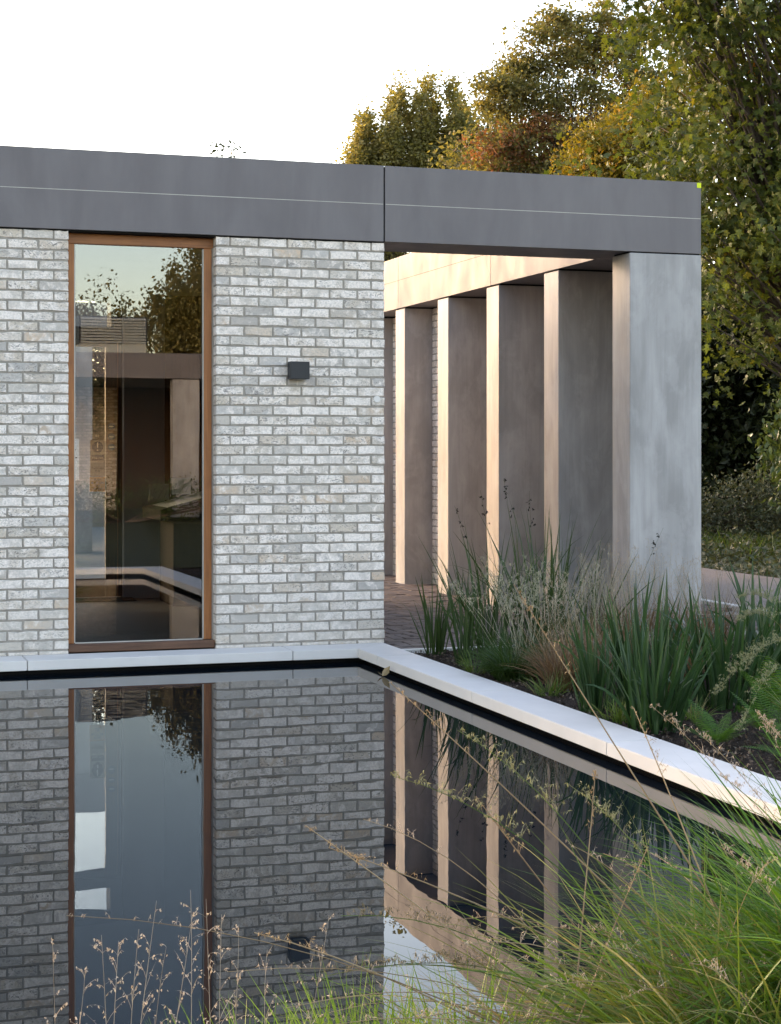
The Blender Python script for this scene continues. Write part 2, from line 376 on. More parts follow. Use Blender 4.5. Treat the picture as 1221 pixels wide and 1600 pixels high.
def make_tree(name, label, cat, base, blobs, leaf, size, tmpl, per, sig, trunk_r=.18, group=None, extra=None, droop=.5, stems=1, bias=.45, seed=1):
    """blobs: list of (centre, radii, clusters). extra: (material, clusters list)"""
    rs = np.random.default_rng(seed); base = Vector(base)
    root = thing(name, label, cat, base, group)
    C = [ellipsoid_pts(n, c, r, bias, rs) + rs.normal(0, .16, (n, 3)) * np.array(r) for c, r, n in blobs]
    mb = MB()
    for (c, r, n), cl in zip(blobs, C):
        c = np.array(c)
        for s in range(stems):
            j = rs.normal(0, .12, 3) * np.array([1, 1, 0]) * (stems > 1) * 3
            top = Vector((c[0] + j[0], c[1] + j[1], c[2] + r[2] * .55)); low = base + Vector((j[0] * .3, j[1] * .3, -.05))
            mid = low.lerp(top, .5) + Vector(rs.normal(0, .12, 3))
            mb.tube([low, low.lerp(mid, .5), mid, mid.lerp(top, .6), top], [trunk_r, trunk_r * .8, trunk_r * .55, trunk_r * .3, trunk_r * .12], 7)
        for p in cl[::2]:
            h = np.clip((p[2] - base.z) * .55, .3, None)
            a = low.lerp(top, min(.9, h / max(.5, top.z - base.z)))
            b = Vector(p); m = a.lerp(b, .5) + Vector((0, 0, .06 * (b - a).length))
            mb.tube([a, m, b], [trunk_r * .2, trunk_r * .1, trunk_r * .03], 4)
    mb.build('trunk', M['bark'], root, True)
    allc = np.concatenate(C)
    cnt = np.maximum(4, per * rs.uniform(.25, 1.7, len(allc))).astype(int); cs = rs.uniform(.65, 1.35, len(allc))
    P = np.repeat(allc, cnt, axis=0); P = P + rs.normal(0, 1, P.shape) * np.array(sig) * np.repeat(cs, cnt)[:, None]
    V, F = leaves_np(P, size, tmpl, droop, rs)
    me = np_mesh('crown', V - np.array(base), F, leaf); link('crown', me, root)
    if extra:
        lm, cc = extra
        P = np.concatenate([ellipsoid_pts(n, c, r, .7, rs) for c, r, n in cc])
        V, F = leaves_np(P, size, tmpl, droop, rs)
        link('autumn_foliage', np_mesh('autumn_foliage', V - np.array(base), F, lm), root)
    return root

def blades_np(B, az, phi0, phi1, L, W, segs=6, power=1.0, twist=0.0, rs=None, fold=False, wprof='grass'):
    """curved tapering strips. B (n,3) base, az direction, phi angle from vertical start/end"""
    rs = rs or rng; n = len(B); t = np.linspace(0, 1, segs + 1)
    phi = phi0[:, None] + (phi1 - phi0)[:, None] * t[None] ** power
    ds = L[:, None] / segs
    pm = (phi[:, 1:] + phi[:, :-1]) / 2
    h = np.concatenate([np.zeros((n, 1)), np.cumsum(np.sin(pm) * ds, 1)], 1); z = np.concatenate([np.zeros((n, 1)), np.cumsum(np.cos(pm) * ds, 1)], 1)
    dirh = np.stack([np.cos(az), np.sin(az), np.zeros(n)], 1); side0 = np.stack([-np.sin(az), np.cos(az), np.zeros(n)], 1)
    wob = rs.normal(0, .03, n)[:, None] * L[:, None] * (t[None] ** 2)
    Pc = B[:, None] + dirh[:, None] * h[..., None] + side0[:, None] * wob[..., None] + np.array([0, 0, 1.0]) * z[..., None]
    tan = dirh[:, None] * np.sin(phi)[..., None] + np.array([0, 0, 1.0]) * np.cos(phi)[..., None]
    nor = np.cross(tan, np.broadcast_to(side0[:, None], tan.shape))
    tw = (rs.normal(0, .5, n) + twist)[:, None]
    sd_ = side0[:, None] * np.cos(tw)[..., None] + nor * np.sin(tw)[..., None]
    wp = np.minimum(1, .55 + 1.6 * t) * np.clip(1 - t ** 2.2, 0, 1) + .02 if wprof == 'grass' else np.clip((1 - t ** 3), 0.02, 1) * np.minimum(1, .7 + t)
    wd = W[:, None] * wp[None] * .5
    A = Pc + sd_ * wd[..., None]; Cc = Pc - sd_ * wd[..., None]
    if fold:
        mid = Pc + nor * (wd * .35)[..., None]
        V = np.stack([A, mid, Cc], 2).reshape(-1, 3); k = 3
    else:
        V = np.stack([A, Cc], 2).reshape(-1, 3); k = 2
    i = np.arange(segs); f = []
    for q in range(k - 1): f.append(np.stack([i * k + q, i * k + q + 1, (i + 1) * k + q + 1, (i + 1) * k + q], 1))
    f = np.concatenate(f)
    F = (f[None] + (np.arange(n) * (segs + 1) * k)[:, None, None]).reshape(-1, 4)
    return V, F, Pc

def disc(n, c, r, rs):
    a = rs.uniform(0, 2 * np.pi, n); q = np.sqrt(rs.uniform(0, 1, n)) * r
    return np.stack([c[0] + np.cos(a) * q, c[1] + np.sin(a) * q, np.full(n, c[2])], 1), a, q

def leaf_plant(name, label, cat, base, n, L, W, mat, rad=.10, lean=(.05, .45), bend=.35, group=None, seed=1, az_bias=None, tip_break=.12):
    """iris / reed: every long blade is its own 'leaf' object"""
    rs = np.random.default_rng(seed); root = thing(name, label, cat, base, group)
    B, a, q = disc(n, (0, 0, -.01), rad, rs)
    for i in range(n):
        az = np.array([a[i] + rs.normal(0, .5)])
        if az_bias is not None and rs.uniform() < .4: az[0] = az_bias + rs.normal(0, .5)
        p0 = np.array([lean[0] + (lean[1] - lean[0]) * rs.uniform() ** 1.3]); p1 = p0 + abs(rs.normal(bend, bend * .6)) * rs.uniform(.3, 1)
        if rs.uniform() < tip_break: p1 = p1 + rs.uniform(.7, 1.5)
        V, F, _ = blades_np(B[i:i + 1], az, p0, p1, np.array([L * rs.uniform(.55, 1.08)]), np.array([W * rs.uniform(.7, 1.15)]), 7, 2.0, rs.uniform(-.6, .6), rs, True, 'iris')
        link('leaf', np_mesh('leaf', V, F, mat), root)
    return root

def panicle_np(P, rs, n_br, br_len, n_sp, sp, start=.6, droop=.8, branch_w=.0011):
    """seed head on a stalk path P (k,3): fine branchlets with little spikelets"""
    k = len(P); VB, FB, nv = [], [], 0
    tt = rs.uniform(start, 1, n_br); idx = tt * (k - 1); i0 = np.clip(idx.astype(int), 0, k - 2); fr = (idx - i0)[:, None]
    O = P[i0] * (1 - fr) + P[i0 + 1] * fr
    ln = br_len * (1.15 - (tt - start) / (1 - start + 1e-6) * .75) * rs.uniform(.5, 1.1, n_br)
    az = rs.uniform(0, 2 * np.pi, n_br); p0 = rs.uniform(.3, .9, n_br); p1 = p0 + rs.uniform(.2, 1, n_br) * droop
    V, F, C = blades_np(O, az, p0, p1, ln, np.full(n_br, branch_w), 4, 1.0, 0, rs)
    ti = rs.uniform(.35, 1, (n_br, n_sp)) * 4; j0 = np.clip(ti.astype(int), 0, 3); f2 = (ti - j0)[..., None]
    bi = np.arange(n_br)[:, None]
    S = (C[bi, j0] * (1 - f2) + C[bi, j0 + 1] * f2).reshape(-1, 3)
    V2, F2 = leaves_np(S, sp, LEAF_LANCE if sp_lance else LEAF_OVAL, .9, rs)
    return V, F, V2, F2
sp_lance = True

def join_np(parts):
    Vs, Q, T, n = [], [], [], 0
    for V, F in parts:
        for f in (F if isinstance(F, list) else [F]):
            (Q if f.shape[1] == 4 else T).append(f + n)
        Vs.append(V); n += len(V)
    return np.concatenate(Vs), ([np.concatenate(Q)] if Q else []) + ([np.concatenate(T)] if T else [])

# ================================================================== SETTING
KX, KW, FW_ = -0.013, 0.3065, 0.3417      # right coping outer edge, its width, width of the coping under the facade
PX0, PY0, PY1, PX1 = -12.0, -8.85, -FW_, KX - KW
def sheet(name, rects, z, mat, kind='structure'):
    V, F = [], []
    for (x0, x1, y0, y1) in rects:
        k = len(V); V += [(x0, y0, z), (x1, y0, z), (x1, y1, z), (x0, y1, z)]; F.append((k, k + 1, k + 2, k + 3))
    o = link(name, np_mesh(name, np.array(V, float), np.array(F), mat)); o['kind'] = kind; return o
G = 400.0
sheet('ground', [(-G, PX0 - .3, -G, G), (KX - .02, G, -G, G), (PX0 - .3, KX - .02, -G, PY0 - .25), (PX0 - .3, KX - .02, -.02, G)], -.075, M['ground'])
# pool
b = MB(); t_ = .09
b.box(PX0 - t_ - .2, PX1 + t_ + .2, PY0 - t_ - .2, PY1 + t_ + .2, -.75, -.65)
b.box(PX1 + t_, PX1 + t_ + .18, PY0 - t_, PY1 + t_, -.65, -.071)
b.box(PX0 - t_, PX1 + t_ + .18, PY1 + t_, PY1 + t_ + .2, -.65, -.071)
b.box(PX0 - t_, PX1 + t_, PY0 - t_ - .15, PY0 - t_, -.65, -.071)
b.box(PX0 - t_ - .15, PX0 - t_, PY0 - t_, PY1 + t_, -.65, -.071)
tag(b.build('pool_basin', M['dark']), kind='structure')
o = sheet('water', [(PX0 - t_ + .005, PX1 + t_ - .005, PY0 - t_ + .005, PY1 + t_ - .005)], -.1045, M['water'])

kerb = bpy.data.objects.new('pool_kerb', None); col.objects.link(kerb); kerb['kind'] = 'structure'
g_ = .0025
def stone(pts):
    m = MB(); m.prism(pts, 'z', -.07, 0.0)
    bmesh.ops.bevel(m.bm, geom=list(m.bm.edges), offset=.0035, segments=2, affect='EDGES')
    m.build('coping_stone', M['stone'], kerb)
xs = [PX1, -.829, -2.785, -4.74, -6.7, -8.65, -10.6, PX0]
for i in range(len(xs) - 1):
    a, c = xs[i + 1] + g_, xs[i] - g_
    if i == 0: stone([(a, -FW_), (PX1, -FW_), (KX, -.003), (a, -.003)])
    else: stone([(a, -FW_), (c, -FW_), (c, -.003), (a, -.003)])
ys = [-.83, -2.78, -4.74, -6.7, PY0]
stone([(PX1, -FW_ - .001), (KX, -.004), (KX, ys[0] + g_), (PX1, ys[0] + g_)])
for i in range(4): stone([(PX1, ys[i + 1] + g_), (PX1, ys[i] - g_), (KX, ys[i] - g_), (KX, ys[i + 1] + g_)])
xs = [KX, -2.0, -4.0, -6.0, -8.0, -10.0, PX0]
for i in range(6): stone([(xs[i + 1] + g_, PY0 - .31), (xs[i] - g_, PY0 - .31), (xs[i] - g_, PY0 - .003), (xs[i + 1] + g_, PY0 - .003)])

# planting bed (uneven mulch), courtyard bed, path, edging
nx, ny = 120, 150
gx = np.linspace(KX + .004, 4.17, nx); gy = np.linspace(-9.6, -.46, ny); X_, Y_ = np.meshgrid(gx, gy)
Z_ = -.032 + .012 * np.sin(X_ * 3.1 + Y_ * 1.7) + rng.normal(0, .007, X_.shape) + .05 * np.clip(X_ - .5, 0, 3) * .2
ii = np.arange(nx * ny).reshape(ny, nx)
F = np.stack([ii[:-1, :-1], ii[:-1, 1:], ii[1:, 1:], ii[1:, :-1]], -1).reshape(-1, 4)
o = link('planting_bed', np_mesh('planting_bed', np.stack([X_, Y_, Z_], -1).reshape(-1, 3), F, M['soil'], True)); o['kind'] = 'structure'
# bark chips and pale bits lying on the mulch
rs = np.random.default_rng(5)
n = 9000; P = np.stack([rs.uniform(.0, 2.4, n), rs.uniform(-6.6, -.5, n), np.full(n, -.02)], 1); P[:, 2] += rs.uniform(-.006, .014, n) + .01 * np.clip(P[:, 0] - .5, 0, 3)
V, F = leaves_np(P, .026, LEAF_RHOMB, .1, rs)
tag(link('bark_chips', np_mesh('bark_chips', V, F, mat_leaf('bark_chip', [(.03, .02, .014), (.07, .05, .036), (.12, .09, .07), (.22, .19, .16)], .02, .8, (1, 1, 1), .15))), kind='stuff')
sheet('courtyard_bed', [(KX - .01, 4.15, -.4, 14)], -.05, M['mortar'])
edge = bpy.data.objects.new('path_edging', None); col.objects.link(edge); edge['kind'] = 'structure'
for i in range(9): MB().box(KX + .005 + i * .46, KX + .46 + i * .46, -.455, -.405, -.1, -.006, .004).build('edging_stone', M['stone'], edge)
for i in range(24): MB().box(4.17, 4.26, -6 + i * .9, -5.105 + i * .9, -.1, .004, .005).build('edging_stone', M['stone'], edge)
sheet('path', [(4.262, 6.62, -40, 60)], -.02, M['tarmac'])
sheet('road', [(-40, 4.1, 15.2, 22)], -.04, M['road'])
sheet('pavement', [(-40, 4.1, 4.96, 15.1)], -.03, M['road'])

# herringbone brick setts of the courtyard: nearest 290 single, the rest joined
court = bpy.data.objects.new('courtyard_paving', None); court.location = (1.2, 3, -.03); col.objects.link(court); court['kind'] = 'structure'
W_ = .1045
cells = []
for i in range(-40, 120):
    for k in range(-40, 40):
        ox, oy = i + 4 * k, i
        for (cx_, cy_, hw, hh) in ((ox + 1, oy + .5, 2, 1), (ox + 2.5, oy, 1, 2)):
            x, y = cx_ * W_, cy_ * W_ - .3
            if .03 < x < 4.1 and -.28 < y < 8.5 and not (x > 2.05 and any(-.05 + 1.4556 * q < y < .38 + 1.4556 * q for q in range(7))):
                cells.append((x, y, hw, hh))
def pave_mesh(hw, hh, k):
    m = MB(); a, c = hw * W_ / 2 - .003, hh * W_ / 2 - .003
    m.box(-a, a, -c, c, -.05, 0, .006); me_o = m.build('sett', M['paver'], None, org=Vector((0, 0, 0))); me = me_o.data; bpy.data.objects.remove(me_o); return me
PM = {(2, 1): pave_mesh(2, 1, 0), (1, 2): pave_mesh(1, 2, 0)}
vis = [c for c in cells if c[0] < 2.0 and c[1] < 6.5]
cells.sort(key=lambda c: (0 if c[0] < 1.9 else 5) + c[1])
mj = MB(); rs = np.random.default_rng(3)
for k, (x, y, hw, hh) in enumerate(cells):
    dz = rs.normal(0, .0025)
    if k < 285:
        o = link('sett', PM[(hw, hh)], court, (x - 1.2, y - 3, .005 + dz)); o.rotation_euler = (rs.normal(0, .012), rs.normal(0, .012), rs.normal(0, .01))
    else:
        a, c = hw * W_ / 2 - .003, hh * W_ / 2 - .003
        mj.box(x - a, x + a, y - c, y + c, -.06, -.025 + dz)
tag(mj.build('paving_setts', M['paver'], court), kind='stuff')

# ================================================================== THE PAVILION
FT, FB = 3.724, 3.132
bld = thing('brick_pavilion', 'pale brick pavilion with grey flat roof fascia and row of concrete fins beside the pool', 'building', (0, 0, 0))
# --- bricks
BL, BH, BP, CP = .2110, .0622, .2252, .0756
def brick_mesh(L, H, rs):
    """irregular brick, front face at y=0"""
    per = [(-L / 2, -H / 2), (-L * .17, -H / 2), (L * .2, -H / 2), (L / 2, -H / 2), (L / 2, 0), (L / 2, H / 2), (L * .2, H / 2), (-L * .17, H / 2), (-L / 2, H / 2), (-L / 2, 0)]
    V = []
    j = rs.normal(0, .0019, (10, 2)); d = rs.normal(0, .0008, 10)
    for (x, z), q, e in zip(per, j, d):
        V.append((x * .96 + q[0] if abs(x) > L * .4 else x + q[0], e, z * .88 + q[1]))
    for (x, z), q in zip(per, j): V.append((x + q[0] * .7, .0055, z + q[1]))
    for (x, z) in per: V.append((x, .098, z))
    n = 10; Q = [(i, (i + 1) % n, n + (i + 1) % n, n + i) for i in range(n)] + [(n + i, n + (i + 1) % n, 2 * n + (i + 1) % n, 2 * n + i) for i in range(n)]
    return np.array(V), np.array(Q), np.array([list(range(n))[::-1]])
def fix(V, Q, T, name, mat):
    me = np_mesh(name, V, [Q, T], mat); bm = bmesh.new(); bm.from_mesh(me); bmesh.ops.recalc_face_normals(bm, faces=bm.faces); 
    for f in bm.faces:
        if f.normal.y > .9: f.normal_flip()
    bm.to_mesh(me); bm.free(); return me
rsb = np.random.default_rng(21)
FULL = [brick_mesh(BL, BH, rsb) for _ in range(14)]; HALF = [brick_mesh(.102, BH, rsb) for _ in range(8)]
FULLM = [fix(*m, 'brick', M['brick']) for m in FULL]; HALFM = [fix(*m, 'brick', M['brick']) for m in HALF]
wallR = MB().box(-1.336, -.004, .006, .098, -.02, 3.12).build('brick_wall', M['mortar'], bld)
wallR['label'] = 'pale brick wall between the window and the open courtyard'
wallL = MB().box(-5.6, -2.454, .006, .098, -.02, 3.12).build('brick_wall', M['mortar'], bld)
wallL['label'] = 'pale brick wall left of the tall window'
slots = []   # x centre, z centre, kind, wall, visible
for k in range(42):
    z = 3.122 - k * CP - BH / 2
    H = None
    if k == 41: z = .0105; H = .023
    if k % 2 == 0:
        slots.append((-1.34 + .051, z, 'h', wallR, H)); slots.append((-.051, z, 'h', wallR, H))
        for i in range(5): slots.append((-1.34 + .102 + .011 + BL / 2 + i * BP, z, 'f', wallR, H))
        slots.append((-2.45 - .051, z, 'h', wallL, H))
        for i in range(13): slots.append((-2.45 - .113 - BL / 2 - i * BP, z, 'f', wallL, H))
    else:
        for i in range(6): slots.append((-1.34 + BL / 2 + i * BP, z, 'f', wallR, H))
        for i in range(14): slots.append((-2.45 - BL / 2 - i * BP, z, 'f', wallL, H))
single = [s for s in slots if s[2] == 'f' and s[4] is None and s[0] > -2.98]
single = set(map(id, single[:]))
cnt = 0; joined = {id(wallR): [], id(wallL): []}
for s in slots:
    x, z, kd, wl, H = s
    dy, tilt = rsb.normal(0, .0014), rsb.normal(0, .004)
    if id(s) in single and cnt < 300:
        cnt += 1
        o = link('brick', FULLM[rsb.integers(len(FULLM))], wl, (x, dy, z)); o.rotation_euler = (0, tilt, rsb.normal(0, .004))
    else:
        V, Q, T = (FULL if kd == 'f' else HALF)[rsb.integers(8)]
        V = V.copy()
        if H: V[:, 2] *= H / BH
        joined[id(wl)].append((V + np.array([x, dy, z]), [Q, T]))
for wl in (wallR, wallL):
    parts = joined[id(wl)]
    Vs, Qs, Ts, nn = [], [], [], 0
    for V, (Q, T) in parts: Vs.append(V); Qs.append(Q + nn); Ts.append(T + nn); nn += len(V)
    me = fix(np.concatenate(Vs), np.concatenate(Qs), np.concatenate(Ts), 'brickwork', M['brick'])
    tag(link('brickwork', me, wl), kind='stuff')
# colonnade brick wall behind the far fins, faces -X
wc = MB().box(2.442, 2.62, 4.70, 9.0, -.02, 3.12).build('brick_wall', M['mortar'], bld); wc['label'] = 'brick wall behind the far concrete fins'
Vs, Qs, Ts, nn = [], [], [], 0
for k in range(42):
    z = 3.122 - k * CP - BH / 2
    for i in range(19):
        V, Q, T = FULL[rsb.integers(14)]; y = 4.70 + BL / 2 + i * BP - (BP / 2 if k % 2 and i else 0)
        U = np.stack([2.436 + V[:, 1] + rsb.normal(0, .0012), y - V[:, 0], z + V[:, 2]], 1)
        Vs.append(U); Qs.append(Q + nn); Ts.append(T + nn); nn += len(V)
me = np_mesh('brickwork', np.concatenate(Vs), [np.concatenate(Qs), np.concatenate(Ts)], M['brick'])
bm = bmesh.new(); bm.from_mesh(me); bmesh.ops.recalc_face_normals(bm, faces=bm.faces); bm.to_mesh(me); bm.free()
tag(link('brickwork', me, wc), kind='stuff')

# end wall of the block, faces the courtyard
we = MB().box(-.248, -.006, .1, 4.95, -.02, 3.12).build('brick_wall', M['mortar'], bld); we['label'] = 'brick end wall along the courtyard'
Vs, Qs, Ts, nn = [], [], [], 0
for k in range(42):
    z = 3.122 - k * CP - BH / 2
    for i in range(22):
        V, Q, T = FULL[rsb.integers(14)]; y = .112 + BL / 2 + i * BP - (0 if k % 2 else -BP / 2)
        U = np.stack([-.0005 - V[:, 1] + rsb.normal(0, .0012), y + V[:, 0], z + V[:, 2]], 1)
        if y + BL / 2 > 4.96: continue
        Vs.append(U); Qs.append(Q + nn); Ts.append(T + nn); nn += len(V)
me = np_mesh('brickwork', np.concatenate(Vs), [np.concatenate(Qs), np.concatenate(Ts)], M['brick'])
bm = bmesh.new(); bm.from_mesh(me); bmesh.ops.recalc_face_normals(bm, faces=bm.faces); bm.to_mesh(me); bm.free()
tag(link('brickwork', me, we), kind='stuff')

# --- fascia
def fascia(x0, x1, y=-.02, sgn=1):
    """panel in two halves with a thin pale joint strip"""
    p = MB().box(x0, x1, y, y + .03, FB, FT, .002).build('fascia_panel', M['fascia'], bld)
    MB().box(x0 + .004, x1 - .004, y - .0012, y + .004, 3.4215, 3.4265).build('joint_strip', M['gasket'], p)
    return p
for a, c in ((-5.98, -3.012), (-3.0, -.0135), (-.0015, 2.753)): fascia(a, c)
def fascia_x(x, y0, y1):
    p = MB().box(x, x + .03, y0, y1, FB, FT, .002).build('fascia_panel', M['fascia'], bld)
    p['label'] = 'courtyard fascia panel above the fins'
    MB().box(x - .0012, x + .004, y0 + .004, y1 - .004, 3.452, 3.4555).build('joint_strip', M['dark'], p)
for a, c in ((.66, 3.068), (3.074, 5.992), (5.998, 8.9)): fascia_x(2.088, a, c)
MB().box(2.724, 2.7535, .012, 8.9, FB, FT).build('fascia_panel', M['fascia'], bld)
MB().box(-.012, 2.086, .600, .630, FB + .002, FT - .002).build('fascia_panel', M['fascia'], bld)
r = MB()
r.box(-5.9, -.012, .0115, 5.0, 3.135, 3.70); r.box(-.010, 2.7235, .0115, .598, 3.137, 3.70); r.box(2.12, 2.7235, .600, 8.9, 3.136, 3.70)
r.build('roof', M['fascia'], bld)
g = MB(); g.box(-5.6, -.003, .004, .09, 3.121, 3.1345); g.build('shadow_gap', M['dark'], bld)
g = MB(); g.box(-.0130, -.0020, -.008, .01, FB + .002, FT - .010); g.build('shadow_gap', M['dark'], bld)
tag(MB().box(-.0125, -.0025, -.019, -.006, FT - .0095, FT - .001).build('cap_clip', M['white'], bld))

# --- fins
def fin(x0, x1, y0, y1, par):
    f = MB().box(x0, x1, y0, y1, -.06, 3.121, .005).build('concrete_fin', M['fin'], par)
    MB().box(x0 + .012, x1 - .012, y0 + .012, y1 - .012, 3.121, 3.136).build('shadow_gap', M['dark'], f)
    return f
for i in range(7): fin(2.103, 2.757, -.02 + 1.4556 * i, -.02 + 1.4556 * i + .3323, bld)

MB().box(2.672, 2.750, .312, 4.69, -.05, 3.134).build('added_shade_wall', M['fin'], bld)  # unseen wall added behind the fins to keep light off their wide faces

# --- tall window
wx0, wx1 = -2.450, -1.3415
win = MB().box(wx0 + .001, wx1, .098, .17, 3.042, 3.119, .003).build('window', M['timber_x'], bld)
win['label'] = 'tall timber framed fixed window'
MB().box(wx0 - .012, wx0 + .055, .0985, .1705, .062, 3.0415, .004).build('jamb', M['timber'], win)
MB().box(wx1 - .072, wx1 - .012, .0985, .1705, .062, 3.0415, .004).build('jamb', M['timber'], win)
MB().box(wx1 - .0115, wx1 + .010, .100, .16, .003, 3.119).build('mortar_fillet', M['mortar'], win)
MB().box(wx0 - .004, wx1 - .001, .030, .1705, .003, .061, .005).build('sill', M['timber_old'], win)
gl = MB()
gl.box(wx0 + .055, wx0 + .064, .107, .118, .068, 3.036); gl.box(wx1 - .081, wx1 - .072, .107, .118, .068, 3.036)
gl.box(wx0 + .064, wx1 - .081, .107, .118, .061, .069); gl.build('glazing_bead', M['gasket'], win)
MB().box(wx0 + .06, wx1 - .076, .121, .129, .062, 3.041).build('pane', M['glass'], win)

# --- inside the lobby
rm = MB()
rm.box(-5.6, wx0 - .002, .171, .3, 0, 3.12); rm.box(wx1 + .011, -.25, .171, .3, 0, 3.12); rm.box(-5.6, -5.4, .3, 4.7, 0, 3.12)
rm.build('inner_wall', M['plaster'], bld)
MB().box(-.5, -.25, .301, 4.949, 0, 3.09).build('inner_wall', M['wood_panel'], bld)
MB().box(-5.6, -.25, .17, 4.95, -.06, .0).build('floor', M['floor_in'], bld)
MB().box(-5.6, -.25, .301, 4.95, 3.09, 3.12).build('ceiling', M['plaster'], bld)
dx0, dx1 = -2.62, -1.303
bw = MB()
bw.box(-5.6, dx0, 4.7, 4.95, 0, 3.09); bw.box(dx1, -.501, 4.7, 4.95, 0, 3.09); bw.box(dx0, dx1, 4.7, 4.95, 2.62, 2.74)
bw.box(-1.385, dx1, 4.7, 4.95, 2.74, 3.09); bw.box(dx0, -1.385, 4.7, 4.95, 3.06, 3.09)
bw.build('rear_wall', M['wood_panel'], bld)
m = MB(); m.box(-1.412, -1.3855, 4.69, 4.96, 2.741, 3.059); m.box(dx0, -1.412, 4.69, 4.96, 3.035, 3.0595); m.box(dx0, -1.412, 4.69, 4.96, 2.7405, 2.755); m.build('clerestory_black_lining', M['dark'], bld)  # black lining added to hide the sunlit reveals of the opening
MB().box(dx0, -1.412, 4.80, 4.81, 2.755, 3.035).build('clerestory_pane', M['door_glass'], bld)
door = MB().box(dx1 - .156, dx1 - .002, 4.74, 4.80, .012, 2.618, .003).build('door', M['timber_dark'], bld); door['label'] = 'glazed timber lobby door'
MB().box(dx0 + .002, dx1 - .158, 4.74, 4.80, .012, .198, .003).build('bottom_rail', M['timber_dark'], door)
MB().box(dx0 + .002, dx1 - .158, 4.74, 4.80, 2.554, 2.618, .003).build('top_rail', M['timber_dark'], door)
MB().box(dx0 + .002, dx0 + .15, 4.74, 4.80, .2, 2.552, .003).build('stile', M['timber_dark'], door)
MB().box(dx0 + .15, dx1 - .157, 4.766, 4.774, .198, 2.554).build('pane', M['door_glass'], door)
MB().box(dx1 - .1585, dx1 - .1535, 4.732, 4.742, .2, 2.552).build('glazing_bead', M['gasket'], door)
h = MB(); h.tube([(dx1 - .11, 4.74, 1.02), (dx1 - .11, 4.69, 1.02), (dx1 - .20, 4.69, 1.02)], .011, 8); h.build('handle', M['louvre'], door, True)
MB().box(dx1 - .04, dx1 - .028, 4.733, 4.741, .02, 2.6).build('edge_strip', M['timber'], door)
MB().box(-1.298, -.878, 4.60, 4.699, .0, 3.088, .004).build('wall_pier', M['plaster_grey'], bld)

# ---------------------------------------------------------------- rear canopy (seen through the lobby door)
can = thing('rear_canopy', 'concrete canopy with fins beyond the lobby door', 'canopy', (-3, 13.4, 0))
MB().box(-6.2, 1.2, 13.20, 13.8, FB, FT, .004).build('beam', M['fascia'], can)
for x in (-1.03, -3.2, -5.4):
    MB().box(x, x + .655, 13.2, 13.53, -.06, 3.12, .005).build('concrete_fin', M['fin'], can)
    MB().box(x + .02, x + .63, 13.22, 13.51, 3.12, 3.134).build('shadow_gap', M['dark'], can)

# ================================================================== THINGS ON AND IN THE BUILDING
lamp = thing('wall_lamp', 'small black box wall light fixed to the pale brick wall', 'wall light', (-.71, 0, 2.11))
MB().box(-.786, -.634, -.105, -.012, 2.048, 2.181, .003).build('housing', M['black_metal'], lamp)
MB().box(-.765, -.655, -.012, .004, 2.065, 2.165).build('back_plate', M['black_metal'], lamp)
MB().box(-.755, -.665, -.09, -.03, 2.0465, 2.0485).build('lens', M['louvre'], lamp)
st = MB().box(2.715, 2.7535, -.0225, -.0195, FT - .045, FT - .002).build('sticker', M['yellow'])
tag(st, 'small yellow-green square sticker at the top corner of the grey fascia', 'sticker')
dk = MB(); dk.tube([(-.062, -.006, 1.902), (-.062, .004, 1.902)], [.026, .026], 16)
tag(dk.build('cover_disc', M['stone']), 'small round white cover disc on the brick wall near its right edge', 'cover')

ry = math.pi / 2
def sign(name, label, x0, x1, y, z0, z1, mat):
    s = thing(name, label, 'sign', ((x0 + x1) / 2, y, z0)); MB().box(x0, x1, y - .003, y, z0, z1).build('panel', mat, s); return s
sx0, sx1, sy = -1.612, -1.462, 4.7645
s1 = sign('warning_sign', 'grey sign with round blue exclamation mark on the lobby door glass', sx0, sx1, sy, 1.385, 1.607, M['grey_card'])
m = MB(); m.tube([((sx0 + sx1) / 2, sy - .003, 1.535), ((sx0 + sx1) / 2, sy - .0045, 1.535)], [.057, .057], 28); m.build('disc', M['navy'], s1)
MB().box(sx0 + .012, sx1 - .012, sy - .0045, sy - .003, 1.398, 1.455).build('band', M['navy'], s1)
text('lettering', '!', .125, ((sx0 + sx1) / 2, sy - .0055, 1.535), (ry, 0, 0), M['white'], s1)
text('lettering', 'Keep clear', .026, ((sx0 + sx1) / 2, sy - .0055, 1.426), (ry, 0, 0), M['white'], s1)
s2 = sign('door_sign', 'plain grey sign with two lines of dark text between the blue and orange door signs', sx0, sx1, sy, 1.232, 1.381, M['grey_card'])
text('lettering', 'Automatic\ndoor', .029, ((sx0 + sx1) / 2, sy - .0045, 1.307), (ry, 0, 0), M['ink'], s2)
s3 = sign('push_button_sign', 'orange sign telling visitors to push the button, lowest on the door glass', sx0 - .004, sx1 + .003, sy, 1.083, 1.229, M['orange'])
text('lettering', 'PUSH\nBUTTON\nTO\nOPEN', .031, ((sx0 + sx1) / 2, sy - .0045, 1.156), (ry, 0, 0), M['ink'], s3)
for k, z in enumerate((1.745, 1.640, 1.535)):
    d = thing('door_disc', ('highest', 'middle', 'lowest')[k] + ' of the three round blue stickers on the brown door stile', 'sticker', (-1.40, 4.74, z), 'blue stickers on the lobby door')
    m = MB(); m.tube([(-1.40, 4.7375, z), (-1.40, 4.74, z)], [.037, .037], 20); m.build('disc', M['navy'], d)
    MB().box(-1.423, -1.377, 4.7365, 4.7375, z - .006, z + .006).build('bar', M['grey_card'], d)
nb = thing('notice_board', 'white notice on the concrete fin outside the lobby door', 'notice', (-.8, 13.19, 1.05))
MB().box(-1.0, -.575, 13.182, 13.198, 1.05, 1.67, .003).build('sheet', M['white'], nb)
